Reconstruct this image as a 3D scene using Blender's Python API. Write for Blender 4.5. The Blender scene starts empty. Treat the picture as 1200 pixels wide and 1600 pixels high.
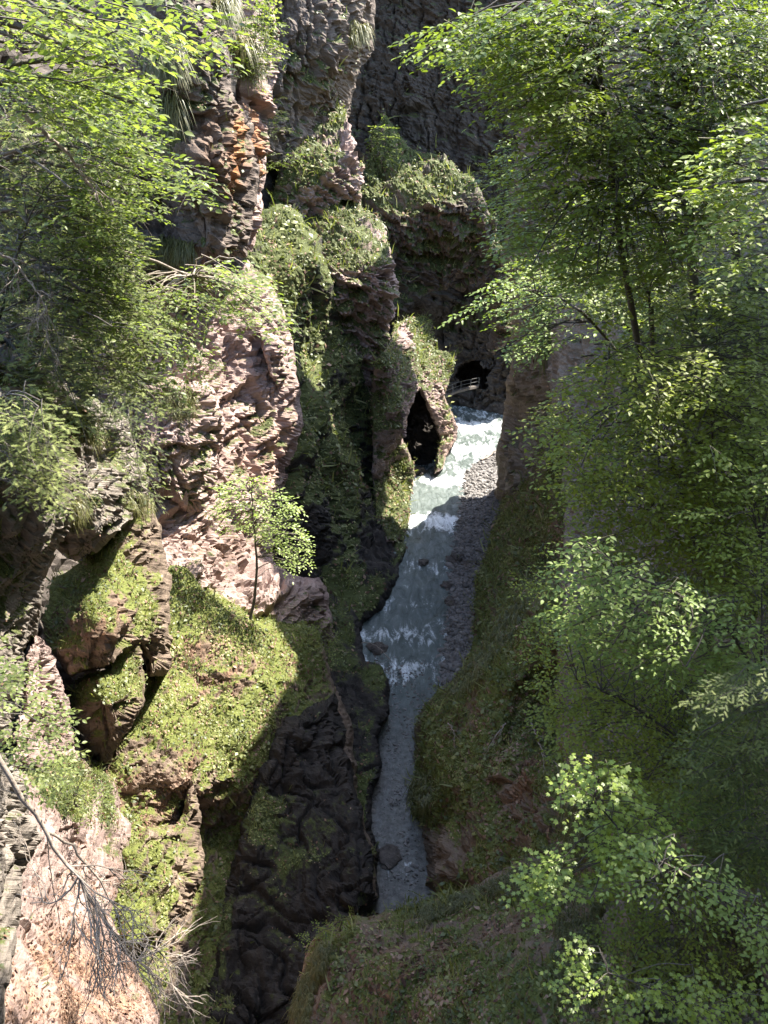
import bpy, math, random
import numpy as np
from mathutils import Vector, Matrix

sc = bpy.context.scene
col = sc.collection
rng = np.random.default_rng(7)
random.seed(7)

# ------------------------------------------------------------------ camera, light, exposure
CZ = 40.0
PITCH = math.radians(27.0)
F = 1209.0
cam_d = bpy.data.cameras.new('camera')
cam = bpy.data.objects.new('camera', cam_d)
col.objects.link(cam)
cam.location = (0, 0, CZ)
cam.rotation_euler = (math.radians(90) - PITCH, 0, 0)
cam_d.sensor_fit = 'VERTICAL'
cam_d.sensor_height = 24.0
cam_d.lens = 24.0 * F / 1600.0
cam_d.clip_start = 0.05
cam_d.clip_end = 2000
sc.camera = cam

SUN_EL, SUN_AZ = math.radians(54), math.radians(33)      # azimuth measured from +X towards +Y
S = np.array([math.cos(SUN_EL) * math.cos(SUN_AZ), math.cos(SUN_EL) * math.sin(SUN_AZ), math.sin(SUN_EL)])
world = bpy.data.worlds.new('World')
sc.world = world
world.use_nodes = True
wn = world.node_tree
wn.nodes.clear()
sky = wn.nodes.new('ShaderNodeTexSky')
sky.sky_type = 'NISHITA'
sky.sun_disc = False
sky.sun_elevation = SUN_EL
sky.sun_rotation = math.radians(90) - SUN_AZ
bg = wn.nodes.new('ShaderNodeBackground')
bg.inputs[1].default_value = 0.15
wo = wn.nodes.new('ShaderNodeOutputWorld')
wn.links.new(sky.outputs[0], bg.inputs[0])
wn.links.new(bg.outputs[0], wo.inputs[0])
sd = bpy.data.lights.new('sun', 'SUN')
sd.energy = 4.2
sd.angle = math.radians(0.5)
sd.color = (1.0, 0.95, 0.87)
sun = bpy.data.objects.new('sun', sd)
col.objects.link(sun)
sun.location = (60, 20, 90)
sun.rotation_euler = Vector(S).to_track_quat('Z', 'Y').to_euler()
sc.view_settings.view_transform = 'Standard'
sc.view_settings.look = 'None'
sc.view_settings.gamma = 1
sc.view_settings.use_curve_mapping = False
sc.view_settings.exposure = 2.35
sc.cycles.max_bounces = 8
sc.cycles.diffuse_bounces = 4
sc.cycles.transmission_bounces = 4
sc.cycles.transparent_max_bounces = 8

# ------------------------------------------------------------------ helpers
CP, SP = math.cos(PITCH), math.sin(PITCH)

def P(px, py, Y):
    """point of the valley seen at this place of the photograph, Y metres up the gorge"""
    px = np.asarray(px, float); py = np.asarray(py, float); Y = np.asarray(Y, float)
    xc = (px - 600) / F
    yc = (800 - py) / F
    dy = CP + SP * yc
    dz = -SP + CP * yc
    t = Y / dy
    return np.stack([xc * t, Y + 0 * t, CZ + dz * t], -1)

def unP(p):
    p = np.asarray(p)
    q = p - np.array([0, 0, CZ])
    f = q[..., 1] * CP - q[..., 2] * SP
    u = q[..., 1] * SP + q[..., 2] * CP
    return 600 + F * q[..., 0] / f, 800 - F * u / f

def Yriver(py, z=0.0):
    yc = (800 - py) / F
    return (CZ - z) * (CP + SP * yc) / (SP - CP * yc)

_perm = np.random.default_rng(3).permutation(512).astype(np.int64) % 256
_perm = np.concatenate([_perm[:256], _perm[:256], _perm[:256]])
_g = np.random.default_rng(4).normal(size=(256, 3))
_g /= np.linalg.norm(_g, axis=1)[:, None]

def noise(p):
    p = np.asarray(p, float)
    i = np.floor(p).astype(np.int64)
    f = p - i
    i &= 255
    u = f * f * f * (f * (f * 6 - 15) + 10)
    out = 0
    for dx in (0, 1):
        wx = u[:, 0] if dx else 1 - u[:, 0]
        for dy in (0, 1):
            wy = u[:, 1] if dy else 1 - u[:, 1]
            for dz in (0, 1):
                wz = u[:, 2] if dz else 1 - u[:, 2]
                h = _perm[_perm[_perm[(i[:, 0] + dx) & 255] + ((i[:, 1] + dy) & 255)] + ((i[:, 2] + dz) & 255)]
                g = _g[h]
                out = out + wx * wy * wz * (g[:, 0] * (f[:, 0] - dx) + g[:, 1] * (f[:, 1] - dy) + g[:, 2] * (f[:, 2] - dz))
    return out * 1.6

def fbm(p, o=4):
    a, s, r = 1.0, 0, 1.0
    for k in range(o):
        s = s + a * noise(p * r + 17.3 * k)
        a *= .5; r *= 2.03
    return s

def noise1(q, seed=0):
    z = np.zeros((len(q), 3))
    z[:, 0] = q; z[:, 1] = seed * 3.7 + .5; z[:, 2] = .37
    return noise(z)

def cells(p, seed=0):
    """angular blocks: offset of the cell and distance to its border"""
    p = np.asarray(p, float)
    i0 = np.floor(p).astype(np.int64)
    d1 = np.full(len(p), 1e9); d2 = d1.copy(); h1 = np.zeros(len(p)); pl = np.zeros((len(p), 3))
    for dx in (-1, 0, 1):
        for dy in (-1, 0, 1):
            for dz in (-1, 0, 1):
                c = i0 + np.array([dx, dy, dz])
                h = _perm[_perm[_perm[(c[:, 0] + seed) & 255] + (c[:, 1] & 255)] + (c[:, 2] & 255)]
                q = c + .5 + _g[h] * .45 - p
                d = (q ** 2).sum(1)
                m = d < d1
                d2 = np.where(m, d1, np.minimum(d2, d)); d1 = np.where(m, d, d1)
                hh = (h * 37 % 256) / 255.0 - .5
                h1 = np.where(m, hh + (q * _g[(h + 91) & 255]).sum(1) * .9, h1)
    return h1, np.sqrt(d2) - np.sqrt(d1)

def sstep(a, b, x):
    t = np.clip((x - a) / (b - a), 0, 1)
    return t * t * (3 - 2 * t)

def tps(ctrl):
    c = np.array(ctrl, float)
    xy = c[:, :2] / 100
    n = len(c)
    def U(r): return np.where(r > 0, r * r * np.log(np.maximum(r, 1e-9)), 0)
    r = np.linalg.norm(xy[:, None] - xy[None], axis=2)
    A = np.zeros((n + 3, n + 3))
    A[:n, :n] = U(r) + np.eye(n) * 1e-3
    A[:n, n] = 1; A[:n, n + 1:] = xy
    A[n, :n] = 1; A[n + 1:, :n] = xy.T
    w = np.linalg.solve(A, np.concatenate([np.log(c[:, 2]), [0, 0, 0]]))
    lo, hi = math.log(c[:, 2].min() * .93), math.log(c[:, 2].max() * 1.07)
    def f(px, py):
        q = np.stack([px, py], -1) / 100
        r = np.linalg.norm(q[:, None] - xy[None], axis=2)
        return np.exp(np.clip(U(r) @ w[:n] + w[n] + q @ w[n + 1:], lo, hi))
    return f

def seg_dist(px, py, poly):
    """distance to the outline, nearest point and inside flag"""
    poly = np.array(poly, float)
    a = poly; b = np.roll(poly, -1, 0)
    best = np.full(len(px), 1e18); nx = px.copy(); ny = py.copy()
    inside = np.zeros(len(px), bool)
    for (x0, y0), (x1, y1) in zip(a, b):
        dx, dy = x1 - x0, y1 - y0
        t = np.clip(((px - x0) * dx + (py - y0) * dy) / (dx * dx + dy * dy + 1e-9), 0, 1)
        qx, qy = x0 + t * dx, y0 + t * dy
        d = (px - qx) ** 2 + (py - qy) ** 2
        m = d < best
        best[m] = d[m]; nx[m] = qx[m]; ny[m] = qy[m]
        c = ((y0 > py) != (y1 > py)) & (px < (x1 - x0) * (py - y0) / (y1 - y0 + 1e-12) + x0)
        inside ^= c
    return np.sqrt(best), nx, ny, inside

def rough_outline(poly, amp, n_sub=6):
    """break the straight sides of a sketched outline into a natural edge"""
    out = []
    for k in range(len(poly)):
        x0, y0 = poly[k]; x1, y1 = poly[(k + 1) % len(poly)]
        L = math.hypot(x1 - x0, y1 - y0)
        n = max(1, int(L / 14))
        for j in range(n):
            t = j / n
            out.append((x0 + (x1 - x0) * t, y0 + (y1 - y0) * t))
    o = np.array(out)
    q = np.concatenate([o / 33.0, np.zeros((len(o), 1))], 1)
    o[:, 0] += amp * (noise(q + 5.1) * 1.6 + noise(q * 2.3 + 9) * .8)
    o[:, 1] += amp * (noise(q + 11.7) * 1.6 + noise(q * 2.3 + 3) * .8)
    return o

def tag(o, label=None, cat=None, group=None, kind=None):
    if label: o['label'] = label
    if cat: o['category'] = cat
    if group: o['group'] = group
    if kind: o['kind'] = kind
    return o

def empty(name, loc):
    o = bpy.data.objects.new(name, None)
    o.empty_display_size = .2
    o.location = [float(v) for v in loc]
    col.objects.link(o)
    return o

class MB:
    """collects numpy triangles and quads, builds ONE mesh"""
    def __init__(s):
        s.v = []; s.q = []; s.t = []; s.a = []; s.n = 0
    def add(s, v, q=None, t=None, tone=None):
        v = np.asarray(v, float).reshape(-1, 3)
        if q is not None and len(q): s.q.append(np.asarray(q) + s.n)
        if t is not None and len(t): s.t.append(np.asarray(t) + s.n)
        s.v.append(v)
        s.a.append(np.full(len(v), .5) if tone is None else np.broadcast_to(tone, (len(v),)))
        s.n += len(v)
    def build(s, name, mat, parent=None, smooth=True, extra=None, origin=None):
        me = bpy.data.meshes.new(name)
        V = np.concatenate(s.v)
        if origin is not None: V = V - np.asarray(origin)
        Q = np.concatenate(s.q) if s.q else np.zeros((0, 4), int)
        T = np.concatenate(s.t) if s.t else np.zeros((0, 3), int)
        me.vertices.add(len(V)); me.vertices.foreach_set('co', V.astype(np.float32).ravel())
        nl = len(Q) * 4 + len(T) * 3
        me.loops.add(nl)
        me.loops.foreach_set('vertex_index', np.concatenate([Q.ravel(), T.ravel()]).astype(np.int32))
        me.polygons.add(len(Q) + len(T))
        ls = np.concatenate([np.arange(len(Q)) * 4, len(Q) * 4 + np.arange(len(T)) * 3]).astype(np.int32)
        me.polygons.foreach_set('loop_start', ls)
        me.polygons.foreach_set('use_smooth', np.full(len(Q) + len(T), smooth))
        me.update(calc_edges=True)
        at = me.attributes.new('tone', 'FLOAT', 'POINT')
        at.data.foreach_set('value', np.concatenate(s.a).astype(np.float32))
        for k, val in (extra or {}).items():
            at = me.attributes.new(k, 'FLOAT', 'POINT')
            at.data.foreach_set('value', np.asarray(val, np.float32))
        me.materials.append(mat)
        o = bpy.data.objects.new(name, me)
        col.objects.link(o)
        if parent is not None: o.parent = parent
        return o

# ------------------------------------------------------------------ materials
def new_mat(name):
    m = bpy.data.materials.new(name)
    m.use_nodes = True
    nt = m.node_tree
    nt.nodes.clear()
    return m, nt

class NT:
    def __init__(s, nt): s.nt = nt
    def n(s, t, **kw):
        o = s.nt.nodes.new(t)
        for k, v in kw.items(): setattr(o, k, v)
        return o
    def l(s, a, b): s.nt.links.new(a, b)
    def noise(s, vec, scale, detail=6, rough=.6, dist=0):
        o = s.n('ShaderNodeTexNoise')
        o.inputs['Scale'].default_value = scale; o.inputs['Detail'].default_value = detail
        o.inputs['Roughness'].default_value = rough; o.inputs['Distortion'].default_value = dist
        s.l(vec, o.inputs['Vector'])
        return o.outputs['Fac']
    def ramp(s, fac, stops):
        o = s.n('ShaderNodeValToRGB')
        e = o.color_ramp.elements
        while len(e) < len(stops): e.new(.5)
        for k, (p, c) in enumerate(stops):
            e[k].position = p
            e[k].color = (*c, 1) if not isinstance(c, (int, float)) else (c, c, c, 1)
        s.l(fac, o.inputs[0])
        return o.outputs[0]
    def math(s, op, a, b=None, clamp=False):
        o = s.n('ShaderNodeMath', operation=op, use_clamp=clamp)
        for k, v in enumerate((a, b)):
            if v is None: continue
            if isinstance(v, (int, float)): o.inputs[k].default_value = v
            else: s.l(v, o.inputs[k])
        return o.outputs[0]
    def mix(s, fac, a, b, mode='MIX'):
        o = s.n('ShaderNodeMix', data_type='RGBA', blend_type=mode)
        for k, v in ((0, fac), (6, a), (7, b)):
            if isinstance(v, (int, float)): o.inputs[k].default_value = v
            elif isinstance(v, tuple): o.inputs[k].default_value = (*v, 1)
            else: s.l(v, o.inputs[k])
        return o.outputs[2]
    def attr(s, name):
        o = s.n('ShaderNodeAttribute', attribute_name=name)
        return o.outputs['Fac']

def rock_mat(name, c_lo, c_mid, c_hi, moss=((.035, .042, .012), (.10, .115, .035)), rough=.85, bump=.5, stain=(.30, .12, .03)):
    m, nt = new_mat(name)
    N = NT(nt)
    tc = N.n('ShaderNodeNewGeometry').outputs['Position']
    mp = N.n('ShaderNodeMapping')
    mp.inputs['Scale'].default_value = (.7, .7, 2.4)
    mp.inputs['Rotation'].default_value = (.12, -.2, 0)
    N.l(tc, mp.inputs['Vector'])
    st = mp.outputs[0]
    big = N.noise(tc, .35, 5, .6)
    mid = N.noise(st, 1.1, 8, .72)
    fine = N.noise(tc, 7, 8, .75)
    vein = N.noise(st, 3.2, 6, .7, 1.2)
    c = N.ramp(mid, [(.30, c_lo), (.5, c_mid), (.68, c_hi)])
    c = N.mix(N.ramp(fine, [(.35, .0), (.7, .8)]), c, c_hi, 'MIX')
    c = N.mix(N.ramp(big, [(.35, .55), (.6, 0.0)]), c, c_lo)
    c = N.mix(N.ramp(vein, [(.30, 1.), (.42, 0.)]), c, tuple(v * .35 for v in c_lo))
    c = N.mix(N.math('MULTIPLY', N.attr('stain'), N.ramp(fine, [(.3, .4), (.6, 1.)])), c, stain)
    # leaf litter
    lt = N.n('ShaderNodeTexVoronoi'); lt.inputs['Scale'].default_value = 9
    N.l(tc, lt.inputs['Vector'])
    sep = N.n('ShaderNodeSeparateColor'); N.l(lt.outputs['Color'], sep.inputs[0])
    lc = N.ramp(sep.outputs[0], [(.1, (.07, .035, .02)), (.4, (.20, .11, .065)), (.75, (.30, .17, .10)), (.95, (.12, .07, .04))])
    c = N.mix(N.math('MULTIPLY', N.attr('litter'), .85), c, lc)
    # moss and small plants growing on the stone
    mf = N.math('ADD', N.attr('veg'), N.math('MULTIPLY', N.math('SUBTRACT', N.noise(tc, 3.0, 7, .75), .5), 1.6))
    mf = N.ramp(mf, [(.40, 0.), (.62, 1.)])
    mc = N.ramp(N.noise(tc, 14, 6, .7), [(.3, moss[0]), (.7, moss[1])])
    c = N.mix(mf, c, mc)
    b = N.n('ShaderNodeBsdfPrincipled')
    b.inputs['Roughness'].default_value = rough
    b.inputs['Specular IOR Level'].default_value = .3
    N.l(c, b.inputs['Base Color'])
    h = N.math('ADD', N.math('MULTIPLY', mid, .9), N.math('MULTIPLY', fine, .25))
    h = N.math('ADD', h, N.math('MULTIPLY', vein, .35))
    bp = N.n('ShaderNodeBump')
    bp.inputs['Strength'].default_value = bump
    bp.inputs['Distance'].default_value = .35
    N.l(h, bp.inputs['Height']); N.l(bp.outputs[0], b.inputs['Normal'])
    o = N.n('ShaderNodeOutputMaterial')
    N.l(b.outputs[0], o.inputs[0])
    return m

def leaf_mat(name, dark, mid, light, trans=.45, rough=.38, spec=.5, tr=None):
    m, nt = new_mat(name)
    N = NT(nt)
    c = N.ramp(N.attr('tone'), [(.0, dark), (.5, mid), (1., light)])
    b = N.n('ShaderNodeBsdfPrincipled')
    b.inputs['Roughness'].default_value = rough
    b.inputs['Specular IOR Level'].default_value = spec
    N.l(c, b.inputs['Base Color'])
    t = N.n('ShaderNodeBsdfTranslucent')
    N.l(N.mix(1., c, tr or (1.65, 1.8, .8), 'MULTIPLY'), t.inputs['Color'])
    mx = N.n('ShaderNodeMixShader'); mx.inputs[0].default_value = trans
    N.l(b.outputs[0], mx.inputs[1]); N.l(t.outputs[0], mx.inputs[2])
    o = N.n('ShaderNodeOutputMaterial'); N.l(mx.outputs[0], o.inputs[0])
    return m

def bark_mat(name, a, b_, scale=18):
    m, nt = new_mat(name)
    N = NT(nt)
    tc = N.n('ShaderNodeNewGeometry').outputs['Position']
    f = N.noise(tc, scale, 6, .7)
    b = N.n('ShaderNodeBsdfPrincipled'); b.inputs['Roughness'].default_value = .85
    N.l(N.ramp(f, [(.35, a), (.65, b_)]), b.inputs['Base Color'])
    bp = N.n('ShaderNodeBump'); bp.inputs['Distance'].default_value = .02; bp.inputs['Strength'].default_value = .6
    N.l(f, bp.inputs['Height']); N.l(bp.outputs[0], b.inputs['Normal'])
    o = N.n('ShaderNodeOutputMaterial'); N.l(b.outputs[0], o.inputs[0])
    return m

M = {}
M['red'] = rock_mat('reddish_limestone', (.13, .085, .07), (.27, .19, .16), (.42, .32, .28))
M['grey'] = rock_mat('grey_limestone', (.085, .066, .053), (.18, .148, .12), (.31, .27, .225))
M['dark'] = rock_mat('dark_limestone', (.04, .032, .026), (.082, .067, .055), (.15, .125, .105))
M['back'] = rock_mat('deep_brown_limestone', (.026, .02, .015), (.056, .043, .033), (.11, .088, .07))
M['brown'] = rock_mat('dark_brown_limestone', (.05, .037, .029), (.11, .083, .065), (.21, .165, .13))
M['shadowy'] = rock_mat('shadowed_limestone', (.013, .011, .009), (.028, .023, .019), (.06, .05, .042), rough=.92)  # darkened copy of the dark limestone; deep gorge shade put into the colour
M['right'] = rock_mat('brown_grey_limestone', (.075, .058, .045), (.17, .14, .11), (.30, .26, .21))
M['mossy'] = rock_mat('mossy_ground', (.07, .048, .034), (.15, .108, .075), (.25, .19, .14), moss=((.055, .066, .014), (.165, .18, .042)))
M['beech'] = leaf_mat('beech_leaf', (.075, .10, .024), (.13, .165, .042), (.22, .25, .08), rough=.45, spec=.35)
M['maple'] = leaf_mat('maple_leaf', (.12, .16, .025), (.20, .26, .045), (.28, .35, .08), trans=.4)
M['hazel'] = leaf_mat('hazel_leaf', (.105, .13, .02), (.17, .205, .034), (.25, .285, .06), trans=.4, rough=.5, spec=.3)
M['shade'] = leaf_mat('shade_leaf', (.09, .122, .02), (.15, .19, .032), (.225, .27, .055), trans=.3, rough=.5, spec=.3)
M['blue'] = leaf_mat('bluish_leaf', (.072, .11, .024), (.12, .172, .036), (.185, .24, .06), trans=.3, rough=.5, spec=.3)
M['spruce'] = leaf_mat('spruce_needle', (.045, .06, .018), (.10, .125, .036), (.24, .26, .09), trans=.3, rough=.6, spec=.25)
M['cover'] = leaf_mat('ground_plants', (.05, .066, .018), (.125, .145, .042), (.28, .28, .11), trans=.3, rough=.5)
M['pale'] = leaf_mat('pale_young_leaf', (.14, .20, .05), (.22, .29, .085), (.32, .38, .14), trans=.5)
M['grass'] = leaf_mat('grass_blade', (.06, .065, .02), (.12, .12, .035), (.22, .19, .08), trans=.3, rough=.5)
M['litter'] = leaf_mat('dry_leaf', (.06, .03, .02), (.17, .10, .065), (.36, .25, .18), trans=.15, rough=.7, spec=.2, tr=(1.3, 1.0, .7))
M['bark'] = bark_mat('bark', (.05, .04, .03), (.13, .11, .09))
M['barkd'] = bark_mat('dark_bark', (.03, .024, .018), (.075, .06, .045))
M['twig'] = bark_mat('young_bark', (.07, .065, .035), (.13, .115, .065))
M['dead'] = bark_mat('bleached_wood', (.15, .115, .09), (.36, .30, .24))

# ------------------------------------------------------------------ rock masses
COVER = []     # (points, normals, weight) of faces where plants grow, collected per mass

def mass(name, label, mat, outline, ctrl, step=3.2, amp=1.0, round_px=26, round_m=2.2, strata=1.0, veg=-.4, slope=1.5,
         blobs=(), litter=(), stain=(), skirt=7.0, cover=1.0, rough_px=4.5, edit=None, joint=1.0, blocky=1.0, tilt=.38, csize=1.0, kind='structure', group=None):
    poly = rough_outline(outline, rough_px)
    x0, y0 = poly.min(0) - step; x1, y1 = poly.max(0) + step
    nx, ny = int((x1 - x0) / step) + 2, int((y1 - y0) / step) + 2
    gx, gy = np.meshgrid(x0 + np.arange(nx) * step, y0 + np.arange(ny) * step)
    px, py = gx.ravel(), gy.ravel()
    d, qx, qy, ins = seg_dist(px, py, poly)
    near = (~ins) & (d < step * 1.45)
    px = np.where(near, qx, px); py = np.where(near, qy, py)
    ok = ins | near
    ij = np.arange(nx * ny).reshape(ny, nx)
    Q = np.stack([ij[:-1, :-1], ij[1:, :-1], ij[1:, 1:], ij[:-1, 1:]], -1).reshape(-1, 4)
    Q = Q[ok[Q].all(1) & ins[Q].any(1)]
    used = np.unique(Q)
    re = np.full(nx * ny, -1); re[used] = np.arange(len(used))
    Q = re[Q]
    px, py, d, ins = px[used], py[used], d[used], ins[used]
    d = np.where(ins, d, 0)
    f = tps(ctrl)
    Y = np.concatenate([f(px[k:k + 20000], py[k:k + 20000]) for k in range(0, len(px), 20000)])
    t = np.clip(1 - d / round_px, 0, 1)
    Y = Y + round_m * (1 - np.sqrt(np.clip(1 - t * t, 0, 1)))
    if edit is not None: Y = edit(px, py, Y)
    V = P(px, py, Y)
    def normals(V):
        fn = np.cross(V[Q[:, 2]] - V[Q[:, 0]], V[Q[:, 3]] - V[Q[:, 1]])
        n = np.zeros_like(V)
        for k in range(4): np.add.at(n, Q[:, k], fn)
        n /= np.linalg.norm(n, axis=1)[:, None] + 1e-12
        # towards the camera
        s = np.sign(((np.array([0, 0, CZ]) - V) * n).sum(1))
        return n * s[:, None]
    n = normals(V)
    veg_v = veg + slope * n[:, 2] + .5 * fbm(V * .16 + 3, 3) + .25 * noise(V * .7)
    for (bx, by, rx, ry, val) in blobs:
        w = np.exp(-(((px - bx) / rx) ** 2 + ((py - by) / ry) ** 2) ** 1.5)
        veg_v = veg_v + val * w
    veg_v = np.clip(veg_v, 0, 1)
    # displacement: big lumps, blocks, layered ledges, joints
    q = V[:, 2] + tilt * V[:, 0] + .12 * V[:, 1] + .8 * fbm(V * .16, 3)
    lay = np.tanh(3.0 * noise1(q * .9, 1)) * .17 + np.tanh(3.5 * noise1(q * 2.6, 2)) * .12 + np.tanh(3 * noise1(q * 6.5, 3)) * .07
    lay = lay * (.35 + .9 * sstep(-.35, .35, noise(V * np.array([.35, .35, .12]) + 31)))
    W = V * np.array([.55, .55, .10]) + .5 * np.stack([noise(V * .4 + 7), noise(V * .4 + 13), 0 * px], -1)
    rid = 1 - np.abs(noise(W + 2)) * 2.6
    joints = -np.clip(rid - .62, 0, 1) * 2.6
    lump = fbm(V * .17 + 40, 3) * .9
    blk = fbm(V * .8 + 60, 4) * .30
    soft = 1 - .55 * veg_v
    wv = np.stack([noise(V * .5 + 70), noise(V * .5 + 80), noise(V * .5 + 90)], -1) * .35
    c1, b1 = cells(V * np.array([.42, .42, .55]) + wv, 1)
    c2, b2 = cells(V * np.array([1.1, 1.1, 1.9]) + wv * 2, 5)
    c3, b3 = cells(V * np.array([2.6, 2.6, 5.0]) + wv * 3, 9)
    block = c1 * .8 - .35 * (1 - sstep(0, .12, b1)) + c2 * .30 - .14 * (1 - sstep(0, .14, b2)) + c3 * .08
    disp = amp * (.75 * block * soft * blocky + lump + blk * soft + strata * lay * soft + joint * joints * .5 * soft + .10 * noise(V * 4.1) * soft)
    edge_w = .25 + .75 * sstep(0, round_px * .8, d)
    V = V + n * (disp * edge_w)[:, None]
    n2 = normals(V)
    veg_v = np.clip(veg_v + .9 * (n2[:, 2] - n[:, 2]), 0, 1)
    lit_v = np.zeros(len(V)); st_v = np.zeros(len(V))
    for (bx, by, rx, ry, val) in litter:
        lit_v += val * np.exp(-(((px - bx) / rx) ** 2 + ((py - by) / ry) ** 2) ** 1.5)
    for (bx, by, rx, ry, val) in stain:
        st_v += val * np.exp(-(((px - bx) / rx) ** 2 + ((py - by) / ry) ** 2) ** 1.5)
    lit_v = np.clip(lit_v * (.75 + noise(V * .9 + 8)), 0, 1); st_v = np.clip(st_v * (.8 + noise(V * 1.3)), 0, 1)
    # plants: keep face samples
    fa = np.linalg.norm(np.cross(V[Q[:, 2]] - V[Q[:, 0]], V[Q[:, 3]] - V[Q[:, 1]]), axis=1) * .5
    COVER.append((name, V, Q, n2, veg_v, lit_v, fa, (cover, csize), px, py))
    # the side of the rock running back from its edge
    E = np.concatenate([Q[:, [k, (k + 1) % 4]] for k in range(4)])
    key = np.sort(E, 1); u, idx, cnt = np.unique(key, axis=0, return_index=True, return_counts=True)
    E = E[idx[cnt == 1]]
    bv = np.unique(E)
    ray = V[bv] - np.array([0, 0, CZ]); ray /= np.linalg.norm(ray, axis=1)[:, None]
    cen = V.mean(0)
    inw = cen - V[bv]; inw[:, 2] *= .3; inw /= np.linalg.norm(inw, axis=1)[:, None] + 1e-9
    mb = MB()
    rings = [V]
    base = len(V)
    vegs, lits, sts = [veg_v], [lit_v], [st_v]
    m = np.full(len(V), -1); m[bv] = np.arange(len(bv))
    faces = [Q]
    prev = bv.copy()
    for k, (a, b) in enumerate(((.18, .02), (.5, .05), (1., .10))):
        R = V[bv] + ray * skirt * a + inw * skirt * b + .25 * amp * (noise(V[bv] * 1.5 + k * 9)[:, None]) * inw
        rings.append(R)
        cur = base + np.arange(len(bv))
        faces.append(np.stack([prev[m[E[:, 1]]], prev[m[E[:, 0]]], cur[m[E[:, 0]]], cur[m[E[:, 1]]]], -1))
        prev = cur; base += len(bv)
        vegs.append(veg_v[bv] * .7); lits.append(lit_v[bv] * 0); sts.append(st_v[bv] * 0)
    mb.add(np.concatenate(rings), q=np.concatenate(faces))
    o = mb.build(name, M[mat], extra={'veg': np.concatenate(vegs), 'litter': np.concatenate(lits), 'stain': np.concatenate(sts)}, smooth=False)
    tag(o, label, kind=kind, group=group)
    return o

# --- far back wall and the dark passage beneath it
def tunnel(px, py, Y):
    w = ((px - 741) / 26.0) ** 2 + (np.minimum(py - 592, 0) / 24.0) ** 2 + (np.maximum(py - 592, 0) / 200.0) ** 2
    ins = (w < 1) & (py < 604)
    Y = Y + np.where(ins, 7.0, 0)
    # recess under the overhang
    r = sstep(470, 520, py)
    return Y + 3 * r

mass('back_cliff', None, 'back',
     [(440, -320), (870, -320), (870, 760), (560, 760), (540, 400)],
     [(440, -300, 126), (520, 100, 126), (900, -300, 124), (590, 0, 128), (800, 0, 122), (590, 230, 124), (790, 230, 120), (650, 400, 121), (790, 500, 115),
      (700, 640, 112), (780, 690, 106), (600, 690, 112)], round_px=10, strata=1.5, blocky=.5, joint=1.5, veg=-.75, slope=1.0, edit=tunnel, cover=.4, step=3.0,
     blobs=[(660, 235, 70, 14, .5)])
mass('green_shelf', None, 'brown',
     [(572, 262), (592, 178), (615, 200), (640, 228), (690, 250), (735, 280), (765, 318), (772, 350), (792, 400), (812, 520), (775, 560), (768, 450),
      (735, 438), (690, 448), (652, 466), (618, 492), (588, 512), (552, 520), (550, 300)],
     [(590, 190, 118), (580, 260, 112), (640, 235, 116), (690, 262, 110), (640, 290, 106), (700, 302, 102), (760, 325, 102), (610, 330, 102), (700, 330, 101.5),
      (765, 400, 103), (600, 480, 101), (690, 430, 106), (640, 400, 104), (800, 520, 101)],
     round_m=1.2, round_px=9, rough_px=8, strata=2.2, blocky=1.4, amp=1.25, veg=-.05, slope=1.25, step=2.6,
     blobs=[(600, 225, 25, 45, .7), (620, 300, 40, 30, .5), (700, 350, 70, 9, .5), (745, 365, 22, 12, .6), (645, 330, 10, 60, .4), (690, 400, 60, 40, -.6)])
mass('grey_pillars', None, 'brown',
     [(405, -320), (600, -320), (590, -100), (585, 60), (582, 88), (560, 120), (548, 165), (535, 200), (520, 260), (440, 280), (405, 240)],
     [(420, -300, 96), (590, -300, 104), (420, 0, 92), (500, 0, 94), (580, 0, 104), (565, 100, 106), (430, 200, 92), (530, 180, 104), (480, 100, 93), (540, 30, 98), (540, 100, 99), (480, 250, 96)],
     veg=-.7, slope=1.2, joint=2.0, strata=.5, blocky=.55, amp=1.2,
     blobs=[(430, 30, 16, 60, .7), (560, 45, 14, 14, .6)])
mass('pointed_green_knoll', None, 'red',
     [(425, 345), (440, 250), (470, 200), (500, 182), (528, 160), (545, 195), (560, 250), (571, 280), (569, 318), (548, 330), (532, 300), (526, 355), (470, 350)],
     [(480, 200, 99), (530, 175, 101), (568, 290, 93), (470, 320, 89), (520, 330, 91), (500, 260, 91), (550, 260, 93), (440, 330, 90), (535, 220, 95)],
     round_px=9, round_m=1.2, rough_px=8, amp=1.3, blocky=1.3, veg=.05, slope=1.1, step=2.6, strata=1.8, blobs=[(545, 225, 12, 45, -.9), (550, 300, 22, 22, -1.), (500, 270, 30, 30, .4)])
mass('layered_buttress', None, 'red',
     [(430, 330), (470, 305), (510, 300), (560, 315), (590, 340), (608, 372), (618, 420), (621, 450), (612, 500), (604, 545), (590, 585), (575, 625), (540, 625), (505, 570), (450, 480), (415, 400)],
     [(480, 310, 93), (560, 325, 92), (600, 365, 90), (460, 380, 86), (540, 380, 83.5), (590, 400, 83), (560, 430, 80), (612, 440, 83), (540, 500, 81), (600, 520, 84), (560, 600, 84), (480, 470, 80), (430, 350, 90)],
     round_px=9, round_m=1.3, rough_px=8, strata=3.0, blocky=1.2, veg=-.25, slope=1.5, step=2.4, amp=1.0,
     blobs=[(500, 345, 60, 40, .6), (580, 400, 30, 25, .6), (560, 480, 60, 60, -.5), (575, 470, 14, 10, .9)])
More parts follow.
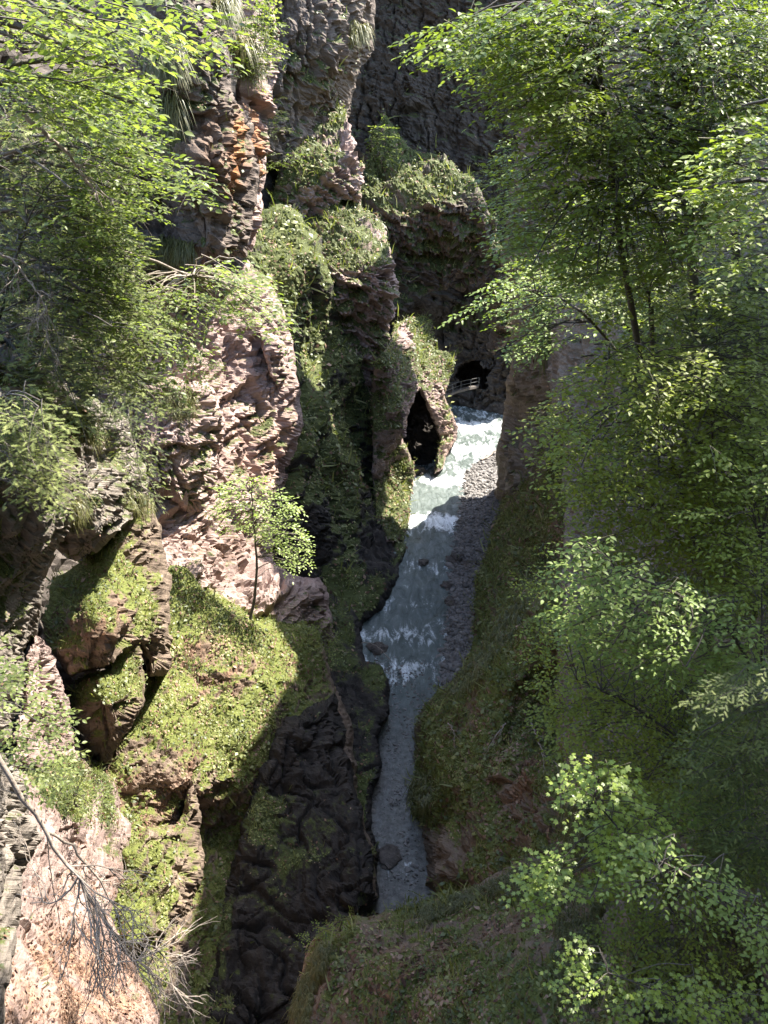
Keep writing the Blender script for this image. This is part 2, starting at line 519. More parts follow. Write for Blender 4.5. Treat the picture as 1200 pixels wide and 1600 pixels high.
mass('shaded_gully', None, 'shadowy',  # shade of the gully is part of its rock colour
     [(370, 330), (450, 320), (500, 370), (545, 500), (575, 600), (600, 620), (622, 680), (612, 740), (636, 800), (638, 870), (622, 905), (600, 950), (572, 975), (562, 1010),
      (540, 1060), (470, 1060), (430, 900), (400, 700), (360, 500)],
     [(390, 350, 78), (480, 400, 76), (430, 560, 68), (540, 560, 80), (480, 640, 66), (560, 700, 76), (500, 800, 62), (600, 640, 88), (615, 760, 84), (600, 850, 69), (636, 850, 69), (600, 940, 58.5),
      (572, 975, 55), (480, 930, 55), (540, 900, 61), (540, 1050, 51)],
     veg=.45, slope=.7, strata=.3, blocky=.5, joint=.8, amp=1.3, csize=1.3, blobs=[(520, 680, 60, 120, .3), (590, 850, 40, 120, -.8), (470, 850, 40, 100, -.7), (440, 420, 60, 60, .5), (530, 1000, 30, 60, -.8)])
mass('river_foot_rock', None, 'shadowy',  # rock colour darkened to hold the shade of the deep gorge
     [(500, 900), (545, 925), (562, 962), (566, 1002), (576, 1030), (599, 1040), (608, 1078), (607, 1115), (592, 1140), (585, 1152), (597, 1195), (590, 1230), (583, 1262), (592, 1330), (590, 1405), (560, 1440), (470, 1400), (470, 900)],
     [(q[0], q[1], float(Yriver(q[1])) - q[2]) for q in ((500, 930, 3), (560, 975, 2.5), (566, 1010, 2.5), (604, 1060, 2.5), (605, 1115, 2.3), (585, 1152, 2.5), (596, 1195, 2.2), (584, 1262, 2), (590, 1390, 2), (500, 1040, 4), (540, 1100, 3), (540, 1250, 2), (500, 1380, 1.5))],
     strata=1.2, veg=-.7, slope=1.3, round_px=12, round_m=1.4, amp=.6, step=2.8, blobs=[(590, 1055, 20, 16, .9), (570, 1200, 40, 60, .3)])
# --- sunlit fin with the opening under it
mass('sunlit_fin', None, 'red',
     [(588, 562), (604, 540), (618, 508), (640, 494), (664, 492), (674, 505), (673, 520), (680, 545), (700, 552), (716, 542), (712, 560), (704, 580), (700, 600), (694, 618), (706, 640),
      (712, 665), (714, 690), (700, 705), (692, 735), (680, 740), (684, 712), (688, 690), (684, 665), (672, 640), (664, 620), (658, 604), (650, 612), (642, 640), (632, 668), (630, 690),
      (640, 715), (648, 740), (645, 765), (640, 812), (632, 846), (606, 850), (584, 800), (582, 720), (580, 650), (578, 600)],
     [(598, 562, 79), (620, 510, 88), (645, 496, 96), (670, 520, 99), (710, 548, 100), (690, 570, 95), (655, 575, 87.5), (636, 620, 80.5), (610, 640, 77), (665, 610, 86), (690, 650, 89), (712, 670, 95), (712, 690, 95), (690, 735, 88), (625, 690, 80),
      (640, 760, 83), (638, 800, 77), (610, 740, 79), (584, 620, 80), (584, 800, 74), (610, 845, 69.5)],
     step=1.6, round_px=6, round_m=.8, veg=.3, slope=.9, cover=2.2, amp=.7, strata=1.2, rough_px=2.5, skirt=4,
     blobs=[(660, 530, 14, 40, .6), (600, 565, 12, 10, 1.), (700, 620, 10, 60, .4), (632, 740, 10, 30, .5), (635, 530, 16, 20, -1.)], stain=[(636, 790, 8, 24, 1.2), (700, 680, 10, 40, .3)])
mass('dark_sheet_behind_fin', None, 'shadowy', [(596, 500), (700, 560), (706, 700), (690, 760), (600, 780), (590, 600)],  # dark sheet added so the opening under the fin goes black with shade
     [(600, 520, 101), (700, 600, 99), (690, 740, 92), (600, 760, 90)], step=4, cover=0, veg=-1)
# --- middle left wall
mass('middle_wall', None, 'red',
     [(150, 420), (200, 400), (260, 378), (330, 402), (385, 400), (430, 450), (448, 500), (462, 560), (470, 610), (472, 652), (458, 715), (446, 768), (428, 790), (432, 880), (455, 905),
      (500, 900), (516, 935), (525, 1000), (480, 1040), (360, 1020), (200, 960), (140, 800)],
     [(160, 430, 46), (300, 420, 57), (380, 410, 62), (445, 500, 63), (468, 620, 61), (446, 760, 57), (340, 600, 54), (400, 640, 56), (220, 620, 48), (240, 720, 45), (300, 760, 46.5),
      (400, 780, 53), (350, 830, 47), (430, 870, 52), (508, 920, 51), (455, 910, 47.5), (300, 880, 42), (380, 960, 43), (520, 1000, 49), (200, 900, 39)],
     strata=1.5, blocky=.35, tilt=-.4, joint=1.7, veg=-.75, slope=.8, amp=1.0, round_m=3,
     blobs=[(400, 430, 60, 60, .9), (350, 480, 40, 30, .6), (448, 580, 9, 80, .8), (360, 620, 12, 50, .6), (250, 600, 40, 40, .4), (300, 900, 50, 16, .8), (350, 850, 80, 60, -.5)],
     stain=[(420, 710, 60, 60, .25)], litter=[(330, 850, 80, 40, .3)])
mass('jointed_block', None, 'red',
     [(205, 640), (225, 600), (262, 585), (330, 600), (345, 660), (338, 740), (325, 800), (290, 805), (262, 780), (240, 800), (225, 740)],
     [(215, 640, 43.5), (262, 600, 44.5), (340, 620, 48), (330, 700, 46), (280, 680, 43), (240, 720, 42), (290, 790, 43.5), (240, 790, 42.5), (325, 790, 46)],
     strata=1.8, joint=1.8, tilt=-.2, veg=-.9, slope=1.2, round_px=16, round_m=2.4, step=2.8, amp=.9)
mass('leaning_slab', None, 'red',
     [(408, 520), (430, 525), (450, 540), (456, 575), (452, 620), (438, 642), (428, 600), (416, 560)],
     [(415, 530, 58), (450, 545, 61), (430, 600, 58), (450, 620, 61)], strata=1.8, veg=-.9, round_px=10, round_m=1.6, step=2.4, amp=.6)
# --- upper left pillars
mass('dark_pillar', None, 'brown',
     [(150, -320), (392, -320), (385, -60), (372, 40), (358, 90), (362, 140), (395, 190), (402, 260), (395, 330), (388, 402), (350, 412), (300, 405), (240, 400), (190, 400), (150, 380)],
     [(180, -300, 46), (340, -300, 47), (390, -300, 56), (210, 0, 46), (320, 0, 46.5), (345, 60, 47.5), (372, 20, 54), (300, 200, 46.5), (350, 200, 47.5), (368, 240, 49), (398, 230, 57),
      (210, 300, 49), (290, 300, 46), (210, 390, 48), (345, 390, 47.5), (388, 390, 55), (260, 330, 50)],
     strata=.9, joint=1.8, blocky=.55, veg=-.85, slope=1.6, round_m=3.2, round_px=20, amp=.9,
     blobs=[(255, 80, 25, 30, .5), (265, 190, 22, 45, .8), (265, 385, 50, 15, 1.), (355, 15, 18, 20, .7)], stain=[(372, 240, 14, 60, 1.3), (376, 300, 8, 30, .6), (340, 250, 30, 80, .25)])
mass('pale_pillar', None, 'red',
     [(372, -320), (445, -320), (440, -60), (428, 60), (432, 130), (412, 200), (415, 260), (405, 330), (395, 400), (375, 380), (372, 200)],
     [(380, -300, 62), (440, -300, 68), (385, 50, 60), (425, 60, 66), (385, 200, 58), (410, 220, 64), (385, 380, 58), (402, 380, 63)],
     veg=-.6, slope=1.0, strata=1.2, blobs=[(410, 50, 22, 60, 1.), (400, 120, 14, 30, .8), (385, 230, 14, 70, -.6)], blocky=.6, stain=[(382, 230, 12, 90, 1.2)], round_px=12)
# --- big sunlit and shaded knoll on the lower left
mass('leafy_knoll', None, 'mossy',
     [(252, 872), (290, 880), (340, 922), (400, 962), (470, 972), (500, 985), (518, 1040), (540, 1100), (556, 1165), (566, 1250), (588, 1330), (590, 1400), (560, 1420), (540, 1700), (80, 1700),
      (150, 1350), (160, 1200), (235, 1060), (245, 940)],
     [(270, 885, 40.5), (340, 935, 41), (430, 978, 42.5), (500, 995, 44), (300, 1000, 36), (400, 1050, 37), (480, 1060, 40), (300, 1150, 31), (420, 1150, 34.5), (530, 1110, 39), (200, 1250, 26.5),
      (300, 1230, 28.5), (330, 1290, 31), (450, 1250, 32), (570, 1280, 31), (200, 1400, 22), (320, 1400, 25.5), (450, 1400, 27), (585, 1390, 26.3), (180, 1650, 15.5), (400, 1600, 20.5), (520, 1650, 21), (250, 1500, 21.5)],
     veg=.3, slope=.7, strata=.5, joint=.4, amp=.85, round_m=2.2, cover=1.6,
     blobs=[(430, 1000, 80, 20, .5), (380, 1250, 60, 140, .4), (520, 1300, 50, 200, -.9), (440, 1500, 90, 120, -.8), (250, 1130, 60, 50, .4)],
     litter=[(330, 1040, 70, 70, .7), (230, 1280, 70, 60, .8), (430, 1040, 60, 40, .4), (290, 1180, 20, 40, .6)])
mass('chasm_wall', None, 'shadowy',  # dark overlay on the knoll, chasm shade painted into its colour
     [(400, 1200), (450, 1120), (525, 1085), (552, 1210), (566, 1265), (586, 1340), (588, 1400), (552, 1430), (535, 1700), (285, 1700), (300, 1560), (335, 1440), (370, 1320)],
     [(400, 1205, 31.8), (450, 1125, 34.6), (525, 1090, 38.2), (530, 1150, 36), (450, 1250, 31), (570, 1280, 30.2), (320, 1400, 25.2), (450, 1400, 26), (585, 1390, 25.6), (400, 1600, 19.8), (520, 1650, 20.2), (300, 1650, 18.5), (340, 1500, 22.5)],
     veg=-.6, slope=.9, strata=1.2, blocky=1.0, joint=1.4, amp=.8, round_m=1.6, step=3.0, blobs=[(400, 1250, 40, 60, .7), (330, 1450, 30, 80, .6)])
mass('shaded_spur', None, 'mossy',
     [(300, 1210), (316, 1200), (312, 1290), (318, 1370), (305, 1420), (290, 1450), (200, 1480), (175, 1420), (190, 1330), (230, 1290), (280, 1280)],
     [(300, 1220, 27.5), (315, 1300, 27), (240, 1320, 23.5), (290, 1380, 24), (200, 1420, 21), (290, 1440, 23.5), (220, 1470, 20)],
     veg=.5, slope=.5, strata=.5, round_px=16, round_m=1.4, cover=1.2, amp=.6)
# --- rocks with plants in the near left
mass('upper_cone_rock', None, 'mossy',
     [(62, 970), (82, 900), (120, 880), (160, 850), (205, 772), (228, 770), (250, 820), (262, 900), (268, 1000), (262, 1045), (232, 1056), (222, 1010), (180, 1045), (110, 1060), (75, 1020)],
     [(75, 960, 24.5), (110, 900, 26), (205, 780, 30), (165, 870, 27), (130, 940, 24), (200, 920, 26), (250, 900, 30.5), (262, 1020, 30), (215, 1000, 25.5), (120, 1030, 23), (170, 1000, 23.5)],
     veg=.15, slope=.9, strata=1.0, cover=1.5, round_px=20, round_m=1.6, amp=.6, blobs=[(230, 950, 30, 50, .7), (240, 1040, 26, 22, -1.2), (110, 1045, 50, 14, -1.2), (190, 880, 40, 40, .2)],
     litter=[(150, 960, 50, 50, .5)])
mass('lower_cone_rock', None, 'mossy',
     [(120, 1060), (170, 1040), (205, 980), (222, 1000), (228, 1080), (215, 1120), (190, 1160), (165, 1192), (130, 1180), (112, 1140), (108, 1090)],
     [(130, 1070, 23.3), (205, 990, 25.5), (225, 1050, 26), (170, 1090, 22.8), (205, 1090, 23.8), (120, 1140, 23), (160, 1180, 23.5), (150, 1110, 22.6)],
     veg=.25, slope=.9, strata=1.6, cover=1.5, round_px=14, round_m=1.4, amp=.5, step=2.6, blobs=[(175, 1060, 50, 40, .8), (165, 1150, 60, 34, -1.4), (190, 1010, 20, 30, .5)])
mass('dark_face_rock', None, 'grey',
     [(95, 860), (70, 830), (60, 700), (140, 620), (190, 640), (215, 700), (232, 760), (220, 800), (190, 825), (150, 862), (120, 880)],
     [(80, 840, 22), (80, 700, 22), (150, 640, 24), (200, 700, 26), (225, 770, 28), (140, 780, 22), (180, 820, 24.5), (120, 870, 22.5)],
     veg=-.5, slope=1.2, strata=1.2, round_px=18, round_m=1.8, amp=.6, blobs=[(215, 740, 20, 40, .7), (125, 800, 14, 30, .6)])
mass('near_dark_cliff', None, 'grey',
     [(-90, 500), (60, 560), (120, 620), (150, 650), (152, 700), (140, 760), (110, 830), (84, 880), (64, 930), (66, 960), (44, 1000), (30, 1060), (10, 1150), (-90, 1180)],
     [(-60, 540, 11.5), (120, 620, 15), (60, 600, 13), (20, 800, 14), (100, 820, 16), (140, 720, 17), (50, 960, 16.5), (-60, 900, 13.5), (0, 1120, 14.5)],
     veg=-2., slope=1.0, strata=1.0, joint=1.3, amp=.55, round_px=26, round_m=1.6)
mass('pale_wedge', None, 'red',
     [(48, 985), (68, 1000), (92, 1050), (112, 1110), (118, 1165), (70, 1200), (20, 1200), (35, 1080)],
     [(50, 1000, 19), (110, 1140, 21), (80, 1080, 19.5), (40, 1180, 17), (30, 1100, 17.5)],
     veg=-.7, slope=.6, strata=1.5, round_px=10, round_m=1.0, amp=.4)
mass('litter_slope', None, 'red',
     [(-90, 1230), (20, 1200), (60, 1150), (120, 1160), (180, 1220), (205, 1290), (190, 1370), (175, 1430), (200, 1490), (240, 1560), (262, 1700), (-90, 1700)],
     [(0, 1220, 15.5), (110, 1180, 21), (180, 1260, 23), (90, 1300, 17.5), (170, 1400, 19), (40, 1420, 13.5), (110, 1470, 14.5), (20, 1600, 9.5), (220, 1580, 14), (120, 1600, 11.5), (200, 1690, 11)],
     veg=-.5, slope=.5, strata=.12, blocky=.5, joint=.4, cover=3.4, amp=.5, round_m=1.4, blobs=[(120, 1230, 90, 60, 1.3), (170, 1330, 50, 70, .8), (100, 1520, 100, 80, -1.)],
     litter=[(110, 1540, 130, 90, 1.3), (130, 1380, 60, 50, .4)])
mass('edge_rock', None, 'grey',
     [(-90, 1150), (10, 1180), (38, 1230), (42, 1300), (30, 1400), (20, 1500), (8, 1620), (-90, 1690)],
     [(0, 1200, 11), (30, 1300, 12), (-60, 1300, 8.5), (20, 1450, 10.5), (0, 1600, 8), (-60, 1600, 6.5)],
     veg=-1.3, slope=.6, strata=.5, blocky=.8, round_px=10, round_m=.8, amp=.35)
# --- what closes the left side behind all of these
mass('left_hillside', None, 'dark',
     [(-140, -320), (520, -320), (505, 200), (520, 500), (540, 700), (530, 1000), (500, 1700), (-140, 1700)],
     [(-100, -300, 60), (300, -300, 82), (580, -300, 132), (-100, 0, 50), (300, 0, 78), (580, 0, 130), (-60, 600, 33), (200, 600, 58), (400, 600, 82), (560, 600, 98), (0, 1000, 24), (250, 1000, 48),
      (500, 1000, 62), (0, 1600, 14), (300, 1600, 30), (500, 1600, 30)], step=9, veg=-.3, cover=0, blocky=0, strata=.2)

# --- right side
mass('right_columns', None, 'right',
     [(870, -150), (832, -200), (822, -60), (818, 40), (822, 100), (812, 160), (806, 230), (792, 320), (784, 400), (797, 470), (800, 540), (792, 600), (784, 660), (776, 720), (774, 790), (800, 820), (880, 780), (980, 720), (1000, 300), (1100, -60), (960, -70), (900, -60)],
     [(1100, -60, 58), (825, 60, 77), (960, 0, 60), (800, 230, 77), (860, 230, 70), (790, 400, 77), (800, 540, 77), (850, 450, 70), (850, 600, 67), (784, 700, 78), (776, 780, 80), (860, 740, 66), (950, 500, 54), (950, 700, 54), (820, 640, 77)],
     veg=-.95, slope=1.0, joint=2.0, strata=.5, round_px=14, round_m=2.2, amp=.8, blocky=.6, skirt=2.5, blobs=[(840, 560, 10, 60, .6), (840, 500, 8, 50, .5)])
mass('mossy_bank', None, 'mossy',
     [(880, 660), (850, 700), (820, 745), (778, 790), (757, 845), (744, 900), (734, 960), (728, 1015), (760, 1040), (830, 1000), (980, 960), (980, 660)],
     [(870, 680, 68), (830, 735, 71), (778, 795, 78), (744, 900, 64), (729, 1010, 53), (870, 800, 58), (810, 860, 60), (870, 920, 50), (790, 960, 52), (950, 700, 58), (950, 930, 42)],
     veg=.5, slope=.6, cover=2.4, csize=1.2, strata=.25, joint=.3, amp=.6, round_m=1.6, litter=[(850, 850, 60, 60, .6)])
mass('mossy_shoulder', None, 'mossy',
     [(885, 880), (850, 895), (808, 915), (775, 965), (748, 1010), (720, 1045), (690, 1080), (660, 1110), (646, 1135), (650, 1160), (640, 1200), (630, 1240), (634, 1280), (646, 1310), (650, 1396),
      (690, 1420), (800, 1430), (980, 1380), (980, 880)],
     [(880, 890, 43), (808, 925, 44.5), (748, 1015, 43.5), (690, 1085, 40.5), (650, 1125, 39), (632, 1240, 35.5), (648, 1390, 28.3), (860, 960, 37), (790, 1050, 36), (720, 1140, 34.5), (680, 1230, 33), (740, 1250, 31),
      (700, 1370, 27.4), (780, 1350, 26), (860, 1100, 35), (840, 1250, 27), (870, 1370, 21), (960, 1000, 36), (960, 1300, 20)],
     veg=.45, slope=.6, cover=2.4, csize=1.2, strata=.3, joint=.4, amp=1.1, round_px=70, round_m=6.0, litter=[(820, 1200, 45, 90, .8), (720, 1100, 50, 25, .35)], blobs=[(680, 1335, 50, 45, -1.3), (670, 1240, 40, 50, .3), (820, 1230, 50, 90, -.4)])
mass('near_mossy_knoll', None, 'mossy',
     [(445, 1610), (458, 1560), (470, 1520), (488, 1475), (520, 1444), (560, 1432), (620, 1424), (680, 1404), (740, 1380), (800, 1352), (860, 1328), (920, 1290), (1010, 1250), (1010, 1720), (430, 1720)],
     [(525, 1450, 15.8), (680, 1412, 16.8), (860, 1338, 18.5), (475, 1530, 14.3), (450, 1610, 13), (600, 1500, 13.8), (800, 1450, 13.4), (700, 1600, 11.3), (900, 1600, 9.8), (960, 1400, 13.5), (560, 1690, 11), (980, 1300, 16)],
     veg=.25, slope=.5, strata=.15, joint=.1, cover=3.6, csize=1.35, amp=.5, round_m=1.2, litter=[(640, 1530, 130, 70, .7), (800, 1420, 90, 40, .3)], blobs=[(700, 1400, 160, 20, .4)])
mass('gully_sun_block', None, 'dark', [(848, -80), (880, -70), (960, -50), (980, 80), (950, 200), (856, 220)],  # hidden cliff added behind the columns to keep sun off the gully
     [(845, -190, 88), (1000, -60, 84), (1000, 300, 80), (850, 280, 86)], step=6, cover=0, veg=-.5)
mass('right_wall', None, 'right',
     [(905, 320), (866, 430), (858, 600), (880, 700), (884, 900), (872, 1100), (880, 1250), (892, 1350), (885, 1720), (1290, 1720), (1290, -110), (1150, -80), (1060, -10), (1000, 140), (950, 260)],
     [(1000, 0, 47), (870, 400, 52), (862, 600, 51), (890, 760, 44), (890, 950, 33), (890, 1200, 22), (900, 1400, 15.5), (905, 1600, 11), (1250, 0, 36), (1250, 600, 22), (1250, 1000, 14.5),
      (1250, 1300, 10.5), (1250, 1650, 6.3), (1050, 600, 36), (1050, 1000, 22), (1050, 1300, 14.5), (1050, 1550, 10), (1050, 100, 45)],
     step=3.6, blocky=.45, veg=.15, slope=.9, cover=1.1, joint=1.4, strata=.5, amp=.7, round_m=2.5, blobs=[(880, 500, 50, 200, -.8), (900, 1500, 60, 150, -.8), (960, 1450, 60, 100, -.8), (890, 900, 30, 200, -.7), (1000, 1150, 60, 60, -.5)],
     litter=[(1000, 1100, 150, 200, .4)])

# ridge added beyond the right wall, mostly unseen, shaped to block the sun
def ridge():
    # crest: low where the sun reaches the left wall, high where it does not
    ys = np.arange(-30, 150, 1.2)
    ctl = [(-30, 57), (26.5, 60), (29.5, 58), (38, 57), (46, 54), (54, 42), (75, 36), (150, 30)]
    h = np.interp(ys, [c[0] for c in ctl], [c[1] for c in ctl])
    x0 = np.interp(ys, [-30, 48, 70, 110, 150], [20, 20, 30, 50, 60])
    prof = [(0, -60), (.1, -25), (.2, -9), (.5, -3), (.9, 0), (4, 0), (9, -4), (25, -14), (45, -60)]
    V = []
    for dx, dz in prof:
        p = np.stack([x0 + dx, ys, h + dz], -1)
        V.append(p)
    V = np.array(V)
    nr, nc = V.shape[:2]
    V = V.reshape(-1, 3)
    V = V + np.stack([noise(V * .3), noise(V * .3 + 5), noise(V * .35 + 9) * 1.8 + noise(V * .9 + 9) * .9], -1)
    ij = np.arange(nr * nc).reshape(nr, nc)
    Q = np.stack([ij[:-1, :-1], ij[1:, :-1], ij[1:, 1:], ij[:-1, 1:]], -1).reshape(-1, 4)
    mb = MB(); mb.add(V, q=Q)
    z = np.zeros(len(V))
    o = mb.build('shading_ridge', M['mossy'], extra={'veg': z + .8, 'litter': z, 'stain': z})
    tag(o, kind='structure')
ridge()

def sky_block_behind():  # unseen wall added behind the camera to cut low sky light
    a = np.linspace(0, 1, 70)
    x = np.interp(a, [0, .25, .5, .75, 1], [-30, -17, 0, 16, 24]); y = np.interp(a, [0, .25, .5, .75, 1], [4, -14, -24, -16, -6])
    z = np.linspace(-1.2, 54, 50)
    X, Z = np.meshgrid(x, z); Yg, _ = np.meshgrid(y, z)
    V = np.stack([X.ravel(), Yg.ravel(), Z.ravel()], -1)
    V = V + 1.5 * np.stack([noise(V * .2), noise(V * .2 + 5), 0 * V[:, 0]], -1)
    ij = np.arange(len(V)).reshape(50, 70)
    mb = MB(); mb.add(V, q=np.stack([ij[:-1, :-1], ij[:-1, 1:], ij[1:, 1:], ij[1:, :-1]], -1).reshape(-1, 4))
    z0 = np.zeros(len(V))
    tag(mb.build('sky_block_wall', M['dark'], extra={'veg': z0 + .3, 'litter': z0, 'stain': z0}), kind='structure')
sky_block_behind()

# ------------------------------------------------------------------ river, bed, gravel
def water_mat():
    m, nt = new_mat('river_water')
    N = NT(nt)
    tc = N.n('ShaderNodeNewGeometry').outputs['Position']
    mp = N.n('ShaderNodeMapping'); mp.inputs['Scale'].default_value = (1.1, .38, 1.0)
    N.l(tc, mp.inputs['Vector'])
    n1 = N.noise(mp.outputs[0], 1.1, 8, .72, .8)
    n2 = N.noise(tc, 5.5, 6, .7, .4)
    foam = N.math('ADD', N.attr('foam'), N.math('MULTIPLY', N.math('SUBTRACT', n1, .5), 2.8))
    foam = N.math('ADD', foam, N.math('MULTIPLY', N.math('SUBTRACT', n2, .5), .8))
    ff = N.ramp(foam, [(.42, 0.), (.95, 1.)])
    bedn = N.noise(tc, 2.6, 5, .7)
    c = N.ramp(n1, [(.35, (.065, .08, .072)), (.65, (.17, .195, .18))])
    bedc = N.ramp(bedn, [(.35, (.09, .085, .075)), (.65, (.22, .21, .19))])
    c = N.mix(N.attr('shallow'), c, bedc)
    c = N.mix(ff, c, (.82, .85, .84))
    b = N.n('ShaderNodeBsdfPrincipled')
    N.l(c, b.inputs['Base Color'])
    b.inputs['IOR'].default_value = 1.33
    N.l(N.ramp(ff, [(0., .12), (1., .6)]), b.inputs['Roughness'])
    bp = N.n('ShaderNodeBump'); bp.inputs['Strength'].default_value = .55; bp.inputs['Distance'].default_value = .25
    N.l(N.math('ADD', n1, N.math('MULTIPLY', n2, .5)), bp.inputs['Height']); N.l(bp.outputs[0], b.inputs['Normal'])
    o = N.n('ShaderNodeOutputMaterial'); N.l(b.outputs[0], o.inputs[0])
    return m

def build_river():
    # centre line of the river bed and its two banks (x at each Y), read off the photograph's waterlines
    L = [(668, 735), (690, 715), (720, 690), (757, 648), (800, 636), (850, 632), (900, 618), (950, 590), (1000, 558), (1060, 560), (1140, 570), (1250, 560), (1400, 560), (1600, 540)]
    yl = np.array([Yriver(p[0]) for p in L]); xl = P([p[1] for p in L], [p[0] for p in L], yl)[:, 0]
    o = np.argsort(yl); yl, xl = yl[o], xl[o]
    ys = np.concatenate([np.arange(12, 60, .18), np.arange(60, 118, .28)])
    us = np.linspace(0, 1, 110)
    left = np.interp(ys, yl, xl) - 3
    right = left + 26
    X = left[:, None] + (right - left)[:, None] * us[None]
    Yg = np.repeat(ys[:, None], len(us), 1)
    V = np.stack([X.ravel(), Yg.ravel(), np.zeros(X.size)], -1)
    px, py = unP(V)
    steps = [(668, .5), (700, .3), (752, 1.1), (812, .8), (828, .5), (885, .5), (942, .4), (985, .55), (1000, .35), (1040, .6), (1060, .4), (1185, .15), (1345, .4)]
    foam = np.zeros(len(V)); z = np.zeros(len(V))
    wob = noise(V * np.array([.5, .25, 1])) * 1.6
    for (sy, a) in steps:
        y0 = Yriver(sy)
        w = .55 + .012 * y0
        e = np.exp(-((V[:, 1] + wob - y0) / w) ** 2)
        foam += a * e
        z += .10 * a * np.sin((V[:, 1] + wob - y0) / w * 2) * e
    foam += .42 * sstep(84, 92, V[:, 1])          # white rapids up the gorge
    foam += .12 * sstep(60, 80, V[:, 1])
    foam += .0
    foam *= .75 + .5 * noise(V * np.array([.35, .2, 1]) + 4)
    foam -= .5 * np.exp(-((V[:, 1] - Yriver(775)) / 1.6) ** 2)
    z += .10 * fbm(V * np.array([.9, .5, 1]), 4) + .10 * noise(V * np.array([2.4, 1.4, 1])) * sstep(30, 60, V[:, 1])
    shallow = 1 - sstep(38, 50, V[:, 1] + 3 * noise(V * .3))
    V[:, 2] = z
    ij = np.arange(len(V)).reshape(len(ys), len(us))
    Q = np.stack([ij[:-1, :-1], ij[:-1, 1:], ij[1:, 1:], ij[1:, :-1]], -1).reshape(-1, 4)
    mb = MB(); mb.add(V, q=Q)
    tag(mb.build('river', water_mat(), extra={'foam': np.clip(foam, -.3, 1.2), 'shallow': shallow * .85}), kind='structure')
build_river()

def stone_mesh(seed, name='stone'):
    r = np.random.default_rng(seed)
    t = (1 + 5 ** .5) / 2
    v = np.array([(-1, t, 0), (1, t, 0), (-1, -t, 0), (1, -t, 0), (0, -1, t), (0, 1, t), (0, -1, -t), (0, 1, -t), (t, 0, -1), (t, 0, 1), (-t, 0, -1), (-t, 0, 1)], float)
    f = np.array([(0, 11, 5), (0, 5, 1), (0, 1, 7), (0, 7, 10), (0, 10, 11), (1, 5, 9), (5, 11, 4), (11, 10, 2), (10, 7, 6), (7, 1, 8), (3, 9, 4), (3, 4, 2), (3, 2, 6), (3, 6, 8), (3, 8, 9),
                  (4, 9, 5), (2, 4, 11), (6, 2, 10), (8, 6, 7), (9, 8, 1)])
    v /= np.linalg.norm(v, axis=1)[:, None]
    v = v * (1 + r.uniform(-.28, .28, (12, 1))) * np.array([1, r.uniform(.6, .9), r.uniform(.4, .65)])
    return v * .5, f

def stone_mat(name, lo, hi):
    m, nt = new_mat(name)
    N = NT(nt)
    tc = N.n('ShaderNodeNewGeometry').outputs['Position']
    oi = N.n('ShaderNodeObjectInfo')
    c = N.ramp(N.math('ADD', N.math('MULTIPLY', N.attr('tone'), .7), N.math('MULTIPLY', N.noise(tc, 8, 5, .7), .4)), [(.1, lo), (.9, hi)])
    b = N.n('ShaderNodeBsdfPrincipled'); b.inputs['Roughness'].default_value = .75
    N.l(c, b.inputs['Base Color'])
    bp = N.n('ShaderNodeBump'); bp.inputs['Strength'].default_value = .5; bp.inputs['Distance'].default_value = .05
    N.l(N.noise(tc, 12, 6, .7), bp.inputs['Height']); N.l(bp.outputs[0], b.inputs['Normal'])
    o = N.n('ShaderNodeOutputMaterial'); N.l(b.outputs[0], o.inputs[0])
    return m
M['stone'] = stone_mat('river_stone', (.04, .035, .03), (.20, .18, .16))

